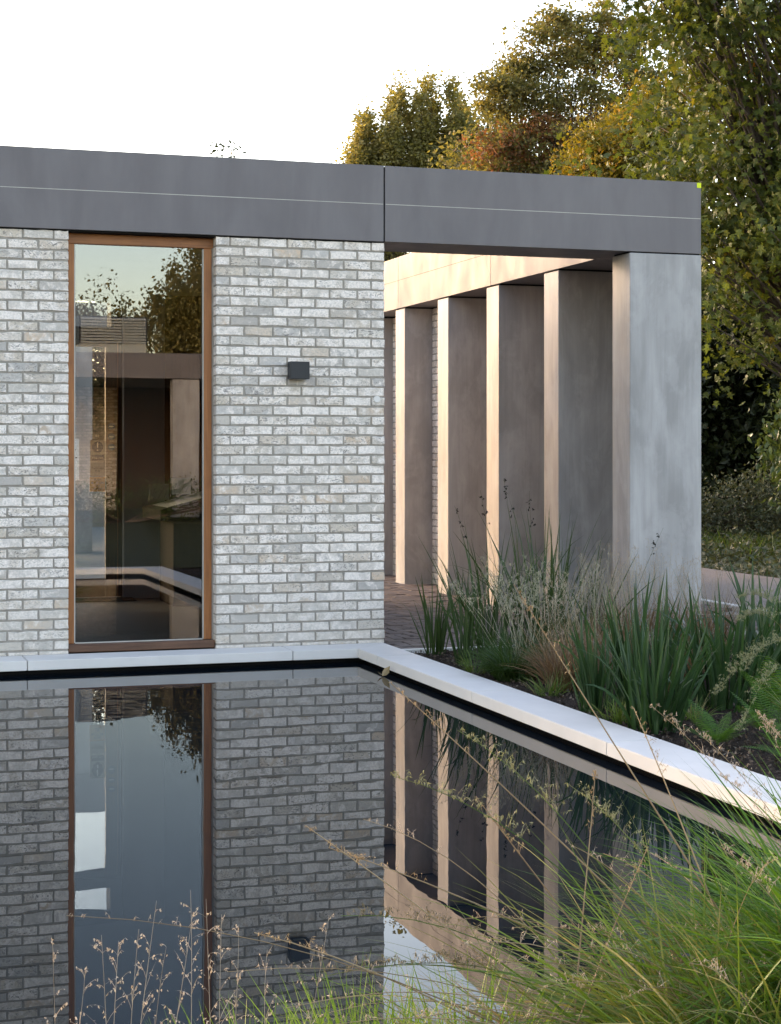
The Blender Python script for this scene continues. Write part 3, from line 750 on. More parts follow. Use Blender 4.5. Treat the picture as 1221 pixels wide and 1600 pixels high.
for z, wd in ((1.58, .1), (1.5, .22), (1.44, .2), (1.38, .23), (1.26, .12), (1.16, .2)): MB().box(-.93, -.93 + wd * 1.4, 13.1805, 13.182, z, z + .02).build('text_line', M['ink'], nb)
mt = MB().box(-2.4, -1.22, 4.28, 4.68, .001, .014, .003).build('door_mat', M['rubber']); tag(mt, 'black rubber mat on the floor inside the lobby door', 'mat')
ct = thing('reception_counter', 'dark timber counter with sloping glass top inside the lobby', 'counter', (-.75, 3.7, 0))
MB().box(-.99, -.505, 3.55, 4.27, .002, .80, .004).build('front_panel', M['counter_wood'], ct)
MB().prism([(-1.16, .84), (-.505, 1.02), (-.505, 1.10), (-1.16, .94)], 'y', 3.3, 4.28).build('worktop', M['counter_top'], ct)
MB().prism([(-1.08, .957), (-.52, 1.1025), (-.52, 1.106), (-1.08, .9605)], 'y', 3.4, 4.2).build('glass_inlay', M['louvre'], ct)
for k, (x, mt_, lb) in enumerate(((-1.02, 'grey_card', 'grey leaflet standing on the lobby counter, left of the white one'), (-.80, 'white', 'white leaflet with thin line drawing standing on the lobby counter'))):
    lf = thing('leaflet', lb, 'leaflet', (x, 4.1, 1.0)); zz = .975 + (x + 1.16) * .25
    MB().box(x - .1, x + .09, 4.10, 4.106, zz, zz + .16).build('card', M[mt_], lf)
    m = MB()
    for a in range(5): m.tube([(x - .08 + a * .03, 4.0985, zz + .02 + (a % 2) * .05), (x - .05 + a * .03, 4.0985, zz + .12 - (a % 3) * .03)], .0012, 4)
    m.build('drawing', M['ink'], lf)

# a dry leaf lying on the water in the corner of the pool
V, F = leaves_np(np.array([(-.40, -1.19, -.098), (-.37, -1.16, -.097)]), .085, LEAF_OVAL, .05, np.random.default_rng(4))
tag(link('fallen_leaf', np_mesh('fallen_leaf', V, F, M['straw'])), 'curled dry leaf floating by the corner of the stone kerb', 'leaf')
# white low wall and hedge on the far side of the road
lw = thing('low_wall', 'low pale rendered wall beyond the lobby door', 'wall', (-2, 22.5, 0)); MB().box(-9, 3.5, 22.4, 22.65, -.08, .75, .01).build('render', M['plaster'], lw); MB().box(-9.03, 3.53, 22.36, 22.69, .75, .82, .006).build('coping', M['stone'], lw)

# ================================================================== BUILDING OPPOSITE (stands behind the camera, seen in the window)
opp = thing('entrance_wing', 'long low wing with pale fascia and fins, reflected in the tall window', 'building', (2, -26.1, 0))
for i in range(8): MB().box(-11 + i * 3, -11 + i * 3 + 2.99, -26.12, -26.08, FB, FT, .003).build('fascia_panel', M['fascia'], opp)
MB().box(-11, 13, -33, -26.13, 3.14, 3.70).build('roof', M['fascia'], opp)
ow = MB().box(-11, 3.0, -32.4, -32.01, -.05, 3.12).build('brick_wall', M['mortar'], opp)
Vs, Qs, Ts, nn = [], [], [], 0
for k in range(42):
    for i in range(20):
        V, Q, T = FULL[rsb.integers(14)]
        U = np.stack([3.0 - BL / 2 - i * BP - (k % 2) * BP / 2 - V[:, 0] * -1, -32.005 - V[:, 1] + rsb.normal(0, .001), 3.122 - k * CP - BH / 2 + V[:, 2]], 1)
        Vs.append(U); Qs.append(Q + nn); Ts.append(T + nn); nn += len(V)
me = np_mesh('brickwork', np.concatenate(Vs), [np.concatenate(Qs), np.concatenate(Ts)], M['brick'])
bm = bmesh.new(); bm.from_mesh(me); bmesh.ops.recalc_face_normals(bm, faces=bm.faces); bm.to_mesh(me); bm.free()
tag(link('brickwork', me, ow, (-2, 26.1, 0)), kind='stuff')
MB().box(3.0, 13, -32.4, -32.2, -.05, 3.13).build('rear_wall', M['wood_panel'], opp)
for i in range(7): MB().box(3.35 + i * 1.45, 3.35 + i * 1.45 + .62, -26.45, -26.12, -.05, 3.12, .005).build('concrete_fin', M['fin'], opp)
lv = MB().box(1.45, 3.0, -28.4, -27.6, 3.70, 4.02).build('roof_vent', M['louvre'], opp)
for k in range(9): MB().prism([(-27.6, 4.05 + k * .068), (-27.55, 4.03 + k * .068), (-27.55, 4.045 + k * .068), (-27.6, 4.085 + k * .068)], 'x', 1.46, 2.99).build('slat', M['louvre'], lv)
MB().box(1.42, 3.03, -28.4, -27.61, 4.021, 4.66).build('housing', M['black_metal'], lv)

# ================================================================== TREES
make_tree('maple_tree', 'broad maple with large green lobed leaves rising over the path at the right edge', 'tree', (11.6, 10.8, -.1),
    [((11.6, 11.0, 5.9), (4.3, 3.6, 3.2), 560), ((9.0, 9.6, 5.3), (1.7, 1.7, 2.3), 230), ((10.0, 9.0, 8.6), (3.5, 2.4, 1.6), 290), ((7.7, 9.2, 8.0), (1.1, 1.1, .8), 46)],
    M['lf_maple'], .14, LEAF_MAPLE, 34, (.25, .25, .20), .22, droop=.75, seed=2)
V, F = leaves_np(ellipsoid_pts(26, (8.62, 9.3, 7.05), (.09, .1, .10), .6, np.random.default_rng(3)), .12, LEAF_OVAL, .9, np.random.default_rng(3))
tag(link('orange_leaf_spray', np_mesh('orange_leaf_spray', V, F, M['lf_orange'])), 'small spray of bright orange leaves hanging in the maple crown near the top edge', 'leaves')
make_tree('locust_tree', 'tall airy tree with reddish lower sprays behind the grey fascia', 'tree', (12.3, 26, -.1),
    [((x, 26 + q, z), (r_ * 1.1, r_, r_ * .6), int(30 * r_)) for x, z, r_, q in ((11.35, 10.4, .5, 0), (11.8, 11.0, .55, .4), (11.5, 9.8, .6, 0), (12.4, 11.6, .6, 0), (12.0, 10.85, .6, .5), (12.85, 11.0, .6, 0), (13.4, 11.75, .7, .3),
     (13.8, 11.1, .9, 0), (14.4, 11.6, .8, .6), (15.0, 11.0, .9, 0), (13.3, 10.3, 1.0, 0), (14.4, 10.0, 1.2, .5), (12.1, 10.0, .85, 0), (11.5, 9.0, .95, -.3), (12.8, 9.0, 1.1, .4), (11.3, 8.3, .8, 0), (14.0, 8.7, 1.1, 0), (12.4, 8.2, .9, -.4), (16.0, 10.4, 1.2, .5), (16.8, 11.3, 1.2, 0), (16.2, 9.0, 1.3, 0), (17.6, 10.2, 1.3, 0), (12.9, 12.0, .5, .2), (14.0, 12.2, .55, 0), (15.2, 12.0, .8, .3), (11.6, 10.3, .6, .2), (12.7, 9.6, .9, .6))],
    M['lf_locust'], .12, LEAF_RHOMB, 62, (.22, .22, .10), .07, extra=(M['lf_red'], [((11.2, 25.6, 8.7), (1.2, .8, .7), 1000), ((12.9, 25.4, 8.9), (1.3, .7, .9), 1000), ((12.2, 25.5, 9.3), (.7, .6, .4), 500)]), droop=.3, seed=5)
pop = [(11.05, 10.6), (11.4, 11.3), (11.75, 11.9), (12.15, 11.6), (12.5, 12.05), (12.85, 12.95), (13.2, 12.3), (13.55, 12.9), (13.9, 12.35), (14.25, 12.6), (14.65, 12.2), (15.0, 12.55), (15.5, 12.1), (16.1, 11.9)]
pl = ['leftmost and lowest poplar plume above the fascia', 'poplar second from the left above the fascia', 'poplar third from the left, first tall tip above the fascia', 'poplar in the dip after the first tall tip', 'poplar directly left of the tallest tip', 'tallest poplar of the row above the fascia',
      'lower poplar between the two tallest tips', 'poplar with the second tallest tip, right of the tallest', 'poplar in the dip right of the second tallest tip', 'tenth poplar from the left, a thin feathery tip', 'low poplar two tips left of the airy tree', 'poplar tip nearest to the airy reddish tree', 'poplar partly hidden by the airy tree', 'rightmost poplar, hidden but for its top behind the airy tree']
for i, (x, top) in enumerate(pop):
    y = 38 + (i % 3) * .5; rr = .36 + .06 * ((i * 7) % 3)
    bl_ = [((x + .03 * k, y, 6.2 + (top - 6.2) * k / 7), (rr * (1.25, 1.25, 1.3, 1.4, 1.5, 1.55, 1.2, .45)[k], rr, .42), (6, 6, 8, 11, 15, 19, 15, 6)[k]) for k in range(8)]
    make_tree('poplar_tree', pl[i], 'tree', (x, y, -.1), bl_, M['lf_poplar'], .14, LEAF_RHOMB, 80, (.12, .12, .22), .08, 'row of poplars behind the pavilion', droop=.1, seed=20 + i)
make_tree('golden_tree', 'yellow-orange autumn tree between the reddish tree and the maple', 'tree', (11.6, 20, -.1),
    [((12.9, 20.6, 8.5), (.9, .9, .8), 50), ((11.4, 20, 7.2), (1.25, 1.2, 1.2), 90), ((12.3, 20.3, 7.9), (1.2, 1.2, 1.0), 80), ((11.0, 20.0, 6.0), (1.7, 1.4, 1.5), 80)], M['lf_yellow'], .12, LEAF_RHOMB, 110, (.19, .19, .17), .12, droop=.5, seed=9)
make_tree('brown_tree', 'dull brownish green tree low behind the fascia, under the reddish tree', 'tree', (12.8, 28.5, -.1),
    [((12.8, 28.5, 7.2), (2.5, 1.6, 2.3), 180), ((15.5, 28.5, 7.8), (2.2, 1.6, 2.5), 150)], M['lf_locust'], .15, LEAF_RHOMB, 130, (.25, .25, .22), .14, droop=.4, seed=12,
    extra=(M['lf_red'], [((11.9, 27.2, 8.2), (1.2, .8, .6), 600)]))
dark_spots = [((9.5, 17.5), 2.4, 4.4, 'dark evergreen behind the end fin, nearest to the path'), ((12.0, 16.0), 2.6, 5.2, 'dark evergreen tree behind the maple trunk'), ((14.5, 15.0), 2.6, 5.6, 'dark evergreen at the far right behind the maple'),
              ((12.5, 21.0), 2.6, 5.4, 'dark evergreen standing farther back below the golden tree'), ((16.5, 20.0), 3.0, 7.0, 'tallest dark evergreen far behind the maple')]
for i, ((x, y), r_, h_, lb) in enumerate(dark_spots):
    make_tree('evergreen_tree', lb, 'tree', (x, y, -.1), [((x, y, h_ * .52), (r_, r_ * .9, h_ * .5), 170)], M['lf_dark'], .17, LEAF_RHOMB, 130, (.3, .3, .28), .2, 'dark evergreens beyond the path', droop=.4, seed=40 + i)
make_tree('laurel_shrub', 'light green broad-leaved shrub reaching over the ground cover at the right edge', 'shrub', (9.6, 8.2, -.05),
    [((9.5, 8.1, 1.75), (1.15, 1.0, 1.05), 90), ((8.75, 8.0, 1.35), (.6, .7, .7), 36), ((9.3, 8.1, 2.6), (.55, .6, .5), 26)], M['lf_shrub'], .115, LEAF_OVAL, 55, (.13, .13, .13), .05, droop=.8, seed=14, stems=3)
make_tree('understorey_bush', 'low dark bush in the shade behind the end fin', 'shrub', (8.3, 11.0, -.05),
    [((8.2, 11.0, .55), (.9, .8, .5), 50), ((9.6, 10.6, .6), (1.1, .9, .5), 50)], M['lf_ground'], .07, LEAF_OVAL, 80, (.16, .16, .12), .03, droop=.5, seed=15)
# leafy saplings just showing above the roof
for x, y, top, lb, sd_ in ((1.75, 14, 6.40, 'leafy twig tip showing above the roof edge, left one of the pair', 3), (2.05, 14.1, 6.37, 'leafy twig tip showing above the roof edge, right one of the pair', 4), (3.5, 14, 6.55, 'thin bare sapling tips showing above the roof left of the poplars', 5)):
    rs = np.random.default_rng(sd_); root = thing('sapling', lb, 'sapling', (x, y, -.05)); m = MB()
    for k in range(3):
        a = rs.normal(0, .09, 2); m.tube([(x, y, -.05), (x + a[0] * .3, y + a[1], top * .6), (x + a[0], y + a[1], top - .1 * k)], [.025, .015, .004], 5)
    m.build('stem', M['bark'], root)
    if sd_ < 5:
        P = np.stack([x + rs.normal(0, .075, 130), y + rs.normal(0, .07, 130), top - rs.uniform(-.02, 1.2, 130)], 1); V, F = leaves_np(P, .085, LEAF_OVAL, .1, rs)
        link('foliage', np_mesh('foliage', V - np.array([x, y, -.05]), F, M['lf_dark']), root)
make_tree('low_hedge', 'low green hedge in front of the entrance wing', 'hedge', (2, -24.6, -.05), [((x, -24.6, .45), (1.0, .5, .5), 30) for x in (-5, -3, -1, 1, 3, 5, 7)], M['lf_shrub'], .08, LEAF_RHOMB, 60, (.16, .14, .12), .03, seed=66)
# hedge seen through the lobby door
make_tree('hedge', 'dense green hedge beyond the road, seen through the lobby door', 'hedge', (-1, 26, -.1),
    [((x, 26, 2.5), (1.3, .8, 3.0), 80) for x in (-6, -4, -2, 0, 2, 4)], M['lf_dark'], .17, LEAF_RHOMB, 150, (.28, .28, .28), .06, droop=.3, seed=61, extra=(M['lf_locust'], [((-.2, 25, 3.2), (1.6, .6, 1.2), 1200)]))
# trees behind the camera, reflected in the window
for i, (x, y, bl_, lf, lb) in enumerate((
    (7.0, -40, [((7.3, -40, 6.2), (1.4, 1.4, 1.5), 110), ((6.0, -40, 5.4), (1.1, 1.2, 1.0), 60)], 'lf_poplar', 'weeping birch reflected in the upper right of the window'),
    (4.6, -46, [((4.7, -46, 4.9), (.8, .8, 1.7), 60)], 'lf_locust', 'pointed tree reflected beside the birch in the window'),
    (3.3, -47, [((3.3, -47, 5.2), (1.1, 1.0, 1.5), 60), ((1.6, -47, 4.8), (1.2, 1.2, 1.6), 60)], 'lf_locust', 'round topped tree reflected at the left of the window'),
    (9.5, -42, [((9.5, -42, 6.0), (3, 2.5, 4), 110)], 'lf_poplar', 'large tree behind the entrance wing'),
    (-4, -44, [((-4, -44, 4.6), (4, 2.5, 3.6), 110)], 'lf_locust', 'spreading tree behind the left part of the entrance wing'))):
    make_tree('garden_tree', lb, 'tree', (x, y, -.1), bl_, M[lf], .15, LEAF_RHOMB, 130, (.22, .22, .30), .14, 'trees behind the entrance wing', droop=.8, seed=70 + i)

# ground cover beyond the path
rs = np.random.default_rng(31)
n = 26000; X = rs.uniform(6.68, 13, n); Y = rs.uniform(1.0, 15, n); hh = .10 + .17 * (np.sin(X * 2.3 + Y * 1.1) * .5 + .5) + np.clip(X - 6.9, 0, 3) * .06
hh = hh * (.7 + .9 * (np.sin(X * 7.1 + np.sin(Y * 5.3) * 2) * .5 + .5) * (np.sin(Y * 6.3 - X * 2.0) * .5 + .5)); V, F = leaves_np(np.stack([X, Y, -.07 + hh * rs.uniform(.2, 1.25, n)], 1), .085, LEAF_OVAL, .35, rs)
tag(link('ground_cover', np_mesh('ground_cover', V, F, M['lf_ground'])), kind='stuff')
n = 420; B = np.stack([rs.uniform(7.6, 9.0, n), rs.uniform(7.6, 10.5, n), np.full(n, .02)], 1)
V, F, _ = blades_np(B, rs.uniform(0, 6.3, n), rs.uniform(.1, .5, n), rs.uniform(.8, 1.7, n), rs.uniform(.25, .5, n), np.full(n, .016), 5, 1, 0, rs)
tag(link('lime_grass_patch', np_mesh('lime_grass_patch', V, F, M['lf_lime'])), kind='stuff')
# pale conifer branch
cf = thing('conifer', 'pale drooping conifer boughs low at the right edge above the ground cover', 'conifer', (9.7, 7.4, -.05)); rs = np.random.default_rng(8)
m = MB(); parts = []
for k in range(9):
    p0 = np.array([9.6 + rs.normal(0, .05), 7.3 + rs.normal(0, .2), .95 + rs.normal(0, .12)]); ln = rs.uniform(.7, 1.25); t = np.linspace(0, 1, 14)[:, None]
    P = p0 + t * np.array([-ln, rs.normal(0, .3), -.12]) + np.array([0, 0, -1]) * (t ** 2) * rs.uniform(.2, .5); m.tube([(9.7, 7.4, .3)] + [tuple(q) for q in P[::3]], [.02, .012, .009, .006, .004, .003], 4)
    Q = np.repeat(P, 30, 0) + rs.normal(0, .05, (14 * 30, 3)) * np.array([1, 1, .8]); parts.append(leaves_np(Q, .06, LEAF_LANCE, .9, rs))
m.build('branch', M['bark'], cf); V, F = join_np(parts); tag(link('needles', np_mesh('needles', V - np.array([9.7, 7.4, -.05]), F, M['lf_conifer']), cf), kind='stuff')

# ================================================================== PLANTS OF THE BED BESIDE THE POOL
leaf_plant('reed_tuft', 'small upright reed tuft nearest the corner of the brick wall', 'reeds', (.204, -.62, -.02), 40, .62, .016, M['reed'], .07, (.03, .40), .22, seed=101)
leaf_plant('reed_tuft', 'narrow reed tuft second from the brick corner', 'reeds', (.17, -1.32, -.02), 30, .72, .017, M['reed'], .06, (.03, .28), .2, seed=102)
leaf_plant('reed_clump', 'tall reed clump in front of the second fin from the right', 'reeds', (.46, -1.04, -.02), 74, .98, .016, M['reed'], .15, (.05, .62), .35, seed=103)
leaf_plant('reed_clump', 'tallest dark reed clump rising in front of the dark fins', 'reeds', (.86, -1.16, -.02), 78, 1.12, .016, M['reed'], .16, (.03, .55), .3, seed=104)
leaf_plant('iris_clump', 'narrow iris fan by the kerb left of the large iris clump', 'iris', (.15, -3.62, -.02), 44, .62, .026, M['iris'], .11, (.03, .42), .22, seed=105)
leaf_plant('iris_clump', 'large dense iris clump in the middle by the kerb', 'iris', (.16, -4.32, -.02), 84, .66, .029, M['iris'], .14, (.03, .55), .25, seed=106)
leaf_plant('iris_clump', 'iris clump at the back of the large middle one', 'iris', (.50, -3.55, -.01), 64, .78, .030, M['iris'], .16, (.03, .4), .25, seed=107)
leaf_plant('iris_clump', 'dark tall iris clump near the right edge behind the ferns', 'iris', (.95, -3.75, -.01), 80, .82, .030, M['iris'], .2, (.03, .55), .35, seed=108)
leaf_plant('iris_clump', 'iris clump standing farthest back, close to the path', 'iris', (1.95, -3.1, .02), 50, .72, .030, M['iris'], .2, (.05, .55), .35, seed=110)
leaf_plant('reed_clump', 'reed clump farthest right, before the darkest fin', 'reeds', (1.25, -.95, -.01), 46, .86, .016, M['reed'], .15, (.04, .6), .4, seed=111)
leaf_plant('iris_clump', 'iris clump cut by the right edge of the photo', 'iris', (1.40, -3.55, 0), 74, .86, .032, M['iris'], .2, (.05, .6), .35, seed=109)

def grass(name, label, cat, base, n, rad, L, W, lean, bend, mat, seed, az0=None, azs=1.0, group=None, part='blades', stalks=None, segs=7, power=1.0):
    rs = np.random.default_rng(seed); root = thing(name, label, cat, base, group); B, a, q = disc(n, (0, 0, -.01), rad, rs)
    az = a + rs.normal(0, .7, n) if az0 is None else rs.normal(az0, azs, n)
    p0 = rs.uniform(*lean, n); p1 = p0 + rs.uniform(*bend, n)
    V, F, _ = blades_np(B, az, p0, p1, L * rs.uniform(.55, 1.1, n), W * rs.uniform(.6, 1.2, n), segs, power, 0, rs)
    tag(link(part, np_mesh(part, V, F, mat), root), kind='stuff')
    return root, rs
def stalks(root, rs, pts, mat_stem, mat_seed, br=14, brl=.08, nsp=5, sp=.012, start=.6, droop=.8, w=.0022, one=False, lance=True):
    """pts: list of (base(3), tip(3), sag). each stalk one object with its seed head"""
    global sp_lance
    sp_lance = lance; o = np.array(root.location); acc = []
    for b_, t_, sag in pts:
        b_, t_ = np.array(b_, float), np.array(t_, float); k = np.linspace(0, 1, 11)[:, None]
        P = b_ + (t_ - b_) * k + np.array([0, 0, 1.0]) * sag * (k * (1 - k) * 4) + rs.normal(0, .004, 3) * np.sin(k * 5)
        m = MB(); ring = [w * (1.1 - .75 * i / 10) for i in range(11)]
        m.tube([tuple(p) for p in P], ring, 4); st = m.build('flower_stalk', mat_stem, root)
        if br:
            V, F, V2, F2 = panicle_np(P, rs, br, brl, nsp, sp, start, droop)
            V, F = join_np([(V, [F]), (V2, F2)]); tag(link('seed_head', np_mesh('seed_head', V - o, F, mat_seed), st), kind='stuff')
def rpts(rs, base, n, rad, H, spread, az=None, azs=.6, sag=.03, hs=(.75, 1.1)):
    out = []
    for _ in range(n):
        a = rs.uniform(0, 6.283) if az is None else rs.normal(az, azs); s = abs(rs.normal(spread, spread * .5)); q = rs.normal(0, rad, 2); h_ = H * rs.uniform(*hs)
        out.append(((base[0] + q[0], base[1] + q[1], base[2]), (base[0] + q[0] + math.cos(a) * s, base[1] + q[1] + math.sin(a) * s, base[2] + h_), sag))
    return out

b_ = (.22, -2.15, -.02); root, rs = grass('grass_mound', 'low dark green mounded grass by the kerb below the reeds', 'grass', b_, 900, .13, .34, .006, (.1, .7), (.5, 1.6), M['gr_dark'], 201)
b_ = (.45, -1.75, -.02); root, rs = grass('pale_flowered_grass', 'hair grass with a haze of pale flowers in front of the reeds', 'grass', b_, 500, .14, .42, .005, (.1, .6), (.3, 1.2), M['gr_dark'], 202)
stalks(root, rs, rpts(rs, b_, 34, .10, .74, .34, sag=.05), M['seed_pale'], M['seed_pale'], 15, .10, 5, .016, .5, .9, .0016)
b_ = (.33, -2.74, -.02); root, rs = grass('dry_grass_tuft', 'brown dying grass tuft between the green mound and the irises', 'grass', b_, 520, .10, .46, .005, (.02, .7), (.2, 1.2), M['straw_brown'], 203)
stalks(root, rs, rpts(rs, b_, 24, .08, .72, .3, sag=.04), M['straw'], M['straw_pink'], 12, .09, 5, .014, .5, .9, .0016)
b_ = (.95, -1.9, -.01); root, rs = grass('pale_flowered_grass', 'pale wispy grass behind the brown tuft, before the darkest fin', 'grass', b_, 400, .16, .45, .005, (.1, .6), (.3, 1.2), M['straw_brown'], 204)
stalks(root, rs, rpts(rs, b_, 34, .14, .80, .22, sag=.04), M['seed_pale'], M['straw_pink'], 16, .11, 5, .014, .45, .8, .0016)
b_ = (1.65, -1.0, 0.0); root, rs = grass('beige_haze_grass', 'fine beige seed haze in front of the base of the end fin, left part', 'grass', b_, 500, .22, .5, .005, (.05, .5), (.2, .9), M['straw_brown'], 205)
stalks(root, rs, rpts(rs, b_, 52, .20, .74, .14, sag=.02), M['straw'], M['straw_pink'], 16, .12, 5, .012, .4, .6, .0014)
b_ = (2.1, -1.15, 0.0); root, rs = grass('beige_haze_grass', 'fine beige seed haze in front of the end fin, right part', 'grass', b_, 500, .24, .5, .005, (.05, .5), (.2, .9), M['straw_brown'], 206)
stalks(root, rs, rpts(rs, b_, 52, .24, .66, .14, sag=.02), M['straw'], M['straw_pink'], 16, .12, 5, .012, .4, .6, .0014)
b_ = (2.75, -1.6, .03); root, rs = grass('beige_haze_grass', 'fine beige seed grass by the path right of the end fin', 'grass', b_, 400, .24, .45, .005, (.05, .5), (.2, .9), M['straw_brown'], 207)
stalks(root, rs, rpts(rs, b_, 30, .22, .55, .14, sag=.02), M['straw'], M['straw_pink'], 14, .10, 5, .012, .4, .6, .0014)
for i, (x, y, lb) in enumerate(((.9, -2.9, 'olive grass filling between the iris clumps and the brown tuft'), (1.35, -2.5, 'olive grass tuft behind the irises near the path'), (1.9, -2.9, 'olive grass tuft near the right edge by the path'))):
    grass('filler_grass', lb, 'grass', (x, y, 0), 420, .22, .42, .006, (.05, .7), (.3, 1.1), M['gr_dark'] if i else M['straw_brown'], 210 + i)
for i, (x, y, lb) in enumerate(((.12, -2.95, 'small sprig of grass at the kerb edge beside the brown tuft'), (.10, -1.75, 'small sprig of grass at the kerb between the reeds and the green mound'), (.55, -4.05, 'short grass filling the gap behind the large iris clump'), (.10, -4.0, 'thin grass sprig between the two kerbside irises'), (.62, -2.35, 'straw grass leaning out behind the green mound'))):
    grass('grass_sprig', lb, 'grass', (x, y, -.02), 90 if i != 4 else 300, .08, .20 if i != 4 else .5, .006, (.05, .9), (.3, 1.2), M['gr_mix'] if i != 4 else M['straw_brown'], 230 + i)
# small black seed heads standing above the reeds
sp_lance = False
sh = thing('seed_stalks', 'thin stalks with small dark round seed heads above the reeds', 'seed heads', (.6, -1.1, -.02)); rs = np.random.default_rng(77)
stalks(sh, rs, [((.62, -1.1, 0), (.42, -1.0, 1.22), .02), ((.75, -1.15, 0), (.60, -1.0, 1.30), .03), ((.8, -1.15, 0), (.78, -1.05, 1.2), .02), ((1.2, -1.6, 0), (1.55, -1.7, .95), .05), ((.55, -1.2, 0), (.18, -1.1, 1.1), .02)], M['reed'], M['ink'], 9, .05, 3, .020, .75, .5, .002, lance=False)

def fern(label, base, n, L, seed, lean=(.35, .95), az0=None):
    rs = np.random.default_rng(seed); root = thing('fern', label, 'fern', base); 
    for i in range(n):
        az = (2 * math.pi * i / n + rs.normal(0, .25)) if az0 is None else rs.normal(az0, .8); ln = L * rs.uniform(.7, 1.1); p0 = rs.uniform(*lean); p1 = p0 + rs.uniform(.4, .9)
        V, F, C = blades_np(np.array([[0, 0, -.01]]), np.array([az]), np.array([p0]), np.array([p1]), np.array([ln]), np.array([.004]), 24, 1, 0, rs)
        C = C[0]; parts = [(V, [F])]; side = np.array([-math.sin(az), math.cos(az), 0])
        for k in range(4, 24):
            t = k / 24; pl_ = ln * .21 * math.sin(math.pi * min(1, .18 + t * .84)) ** .8; tn = C[min(k + 1, 24)] - C[k - 1]; tn /= np.linalg.norm(tn)
            up = np.cross(side, tn)
            for s in (-1, 1):
                d = side * s * .93 + tn * .38 - np.array([0, 0, .12]); d /= np.linalg.norm(d); wv = np.cross(d, up); wv /= np.linalg.norm(wv) + 1e-9; wd = max(.003, ln * .011)
                q = C[k]; parts.append((np.array([q - wv * wd * .6, q + wv * wd * .6, q + d * pl_ * .55 + wv * wd * .75, q + d * pl_, q + d * pl_ * .55 - wv * wd * .75]), [np.array([(0, 4, 1), (1, 4, 2), (4, 3, 2)])]))
        V, F = join_np(parts); link('frond', np_mesh('frond', V, F, M['fern']), root)
    return root
fern('bright green fern beside the kerb in front of the irises', (.26, -4.85, -.02), 15, .31, 301)
fern('bright green fern at the right edge nearest the kerb', (.36, -5.42, -.02), 15, .33, 302)
fern('upright fern between the irises at the right edge', (.95, -4.30, -.01), 10, .50, 303, (.15, .7))
fern('small fern in the shade behind the first fern', (.62, -4.75, -.01), 9, .36, 304)
b_ = (.75, -5.05, 0); root, rs = grass('plume_grass', 'arching grass with soft grey-green plumes hanging over the ferns', 'grass', b_, 160, .12, .6, .005, (.1, .7), (.3, 1.1), M['gr_mix'], 220)
stalks(root, rs, [((.8, -5.0, 0), (.02, -5.25, .30), .30), ((.8, -5.05, 0), (-.12, -5.75, .20), .34), ((.85, -5.0, 0), (.15, -5.95, .25), .32), ((.9, -4.9, 0), (.35, -4.9, .62), .25), ((.95, -4.9, 0), (.55, -4.55, .7), .25), ((.9, -5.0, 0), (.1, -5.4, .42), .3)], M['gr_mix'], M['seed_green'], 75, .085, 7, .015, .62, 1.2, .0022)

# ================================================================== FOREGROUND BANK
nx, ny = 90, 50; gx = np.linspace(-7, 1.2, nx); gy = np.linspace(-16, PY0 - .32, ny); X_, Y_ = np.meshgrid(gx, gy); Z_ = -.03 + rng.normal(0, .008, X_.shape)
ii = np.arange(nx * ny).reshape(ny, nx); F = np.stack([ii[:-1, :-1], ii[:-1, 1:], ii[1:, 1:], ii[1:, :-1]], -1).reshape(-1, 4)
o = link('grass_bank', np_mesh('grass_bank', np.stack([X_, Y_, Z_], -1).reshape(-1, 3), F, M['ground'], True)); o['kind'] = 'structure'
PI = math.pi
# the big fountain grass at lower right
b_ = (-1.62, -9.30, -.02); root, rs = grass('fountain_grass', 'large bright green fountain grass filling the lower right corner', 'grass', b_, 2700, .25, .92, .0088, (.05, 1.1), (.5, 1.9), M['gr_green'], 401, PI * .95, 1.3, segs=9)
stalks(root, rs, rpts(rs, b_, 14, .12, .85, .5, PI * .9, .6, .10), M['straw'], M['straw_pink'], 30, .05, 4, .010, .7, .6, .0016)
b_ = (-2.12, -9.42, -.02); root, rs = grass('fountain_grass', 'olive and straw coloured fountain grass left of the bright green one', 'grass', b_, 1500, .28, .80, .0078, (.1, 1.2), (.4, 1.8), M['gr_mix'], 402, PI * .92, 1.3, segs=9)
stalks(root, rs, [((-1.95, -9.35, 0), (-2.74, -8.6, .90), .02), ((-1.9, -9.35, 0), (-2.44, -8.7, 1.16), .0), ((-2.0, -9.3, 0), (-2.2, -8.9, .86), .02), ((-2.35, -9.4, 0), (-3.05, -8.9, .62), .03), ((-1.9, -9.4, 0), (-2.95, -8.75, .52), .05), ((-2.6, -9.4, 0), (-2.35, -9.0, .72), .01), ((-2.2, -9.3, 0), (-2.62, -8.9, .66), .0), ((-1.8, -9.3, 0), (-1.75, -8.9, .74), .0), ((-2.4, -9.5, 0), (-3.2, -9.0, .40), .06), ((-2.75, -9.5, 0), (-2.25, -9.1, .55), .02)], M['straw'], M['straw'], 26, .03, 3, .010, .8, .4, .0030)
stalks(root, rs, rpts(rs, b_, 40, .16, .50, .75, PI * .93, .6, .12, (.4, 1.25)), M['straw'], M['straw_pink'], 12, .04, 3, .010, .72, .7, .0017)
stalks(root, rs, [((-2.1, -9.3, 0), (-2.62, -8.75, .80), .12), ((-2.1, -9.3, 0), (-2.80, -8.8, .70), .14), ((-2.0, -9.3, 0), (-2.28, -8.7, .62), .1)], M['gr_mix'], M['seed_green'], 46, .07, 5, .013, .62, 1.1, .0020)
stalks(root, rs, [((-2.2, -9.3, 0), (-3.0, -9.0, .42), .12), ((-2.2, -9.35, 0), (-3.05, -9.05, .30), .14), ((-2.2, -9.35, 0), (-2.95, -9.1, .33), .12)], M['gr_mix'], M['seed_dark'], 50, .07, 5, .012, .6, 1.1, .0020)
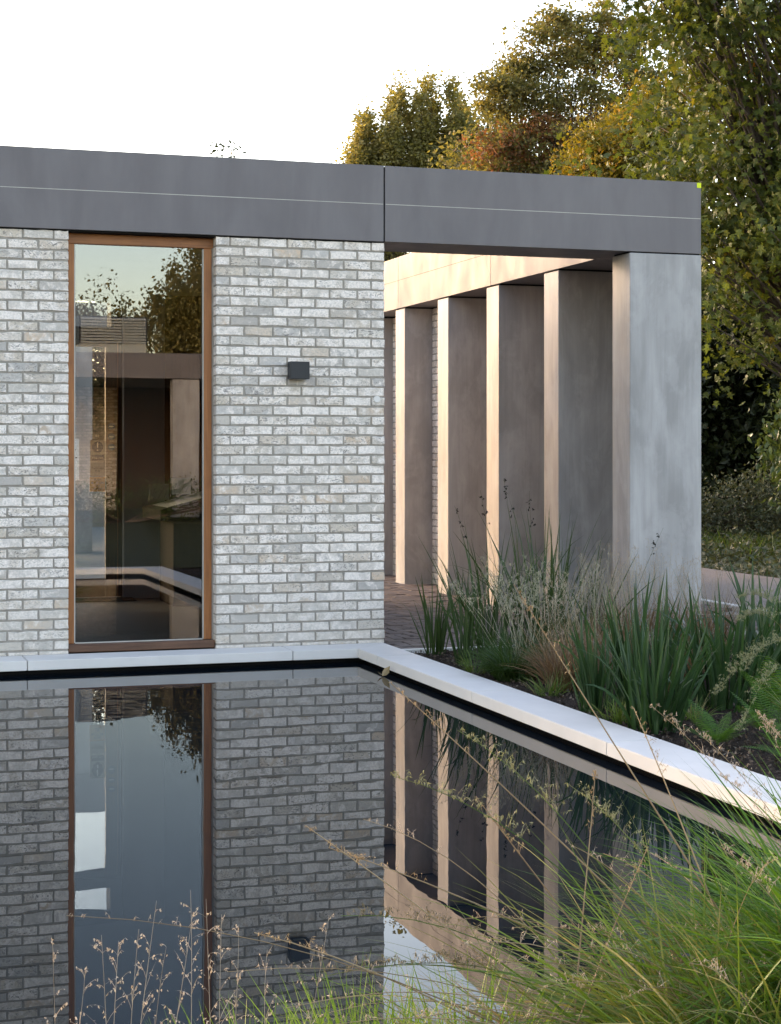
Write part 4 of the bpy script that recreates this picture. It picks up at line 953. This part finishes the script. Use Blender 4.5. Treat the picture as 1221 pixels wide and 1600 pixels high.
b_ = (-2.55, -9.48, -.03); root, rs = grass('flattened_grass', 'straw coloured grass lying flat along the bottom edge', 'grass', b_, 1500, .26, .62, .0044, (.7, 1.3), (.2, .6), M['straw'], 403, PI * .97, .5)
V, F, _ = blades_np(disc(900, (0, 0, 0), .3, rs)[0], rs.normal(PI, .7, 900), rs.uniform(.5, 1.1, 900), rs.uniform(1.2, 1.9, 900), rs.uniform(.3, .7, 900), np.full(900, .005), 7, 1, 0, rs)
tag(link('green_blades', np_mesh('green_blades', V, F, M['gr_mix']), root), kind='stuff')
# bright green tufts at the bottom centre
for i, (x, y, n, H, lb) in enumerate(((-3.27, -9.36, 420, .37, 'bright green grass tuft at the bottom edge below the window reflection'), (-3.02, -9.30, 480, .40, 'bright green grass tuft at the bottom edge below the wall light reflection'), (-2.80, -9.26, 240, .41, 'bright green grass blades in front of the white sky reflection'), (-3.5, -9.40, 160, .28, 'sparse short green grass tuft at the bottom left'))):
    grass('lawn_tuft', lb, 'grass', (x, y, -.02), n, .12, H, .0062, (.0, .5), (.1, .8), M['gr_bright'], 410 + i, group='bright grass tufts on the near bank')
# quaking grass seed stalks, lower left
qk = thing('quaking_grass', 'dry pinkish seed stalks standing in front of the water at lower left', 'grass', (-3.4, -9.3, -.02)); rs = np.random.default_rng(91)
sp_lance = False
QK = [(-3.57, -9.31, -3.59, -9.28, 0.5), (-3.58, -9.42, -3.53, -9.39, 0.54), (-3.53, -9.22, -3.46, -9.19, 0.54), (-3.42, -9.42, -3.43, -9.39, 0.61), (-3.35, -9.26, -3.36, -9.23, 0.55), (-3.31, -9.29, -3.3, -9.26, 0.5), (-3.21, -9.39, -3.13, -9.36, 0.53), (-3.58, -9.28, -3.55, -9.25, 0.47), (-3.66, -9.32, -3.63, -9.29, 0.45), (-3.5, -9.19, -3.43, -9.16, 0.43), (-3.37, -9.37, -3.35, -9.34, 0.54), (-3.68, -9.31, -3.69, -9.28, 0.5), (-3.26, -9.26, -3.22, -9.23, 0.42), (-3.49, -9.38, -3.42, -9.35, 0.54)]
stalks(qk, rs, [((a, b, -.02), (c, d, e), .03) for a, b, c, d, e in QK], M['straw_pink'], M['straw_pink'], 12, .075, 4, .0070, .45, 1.1, .0011, lance=False)
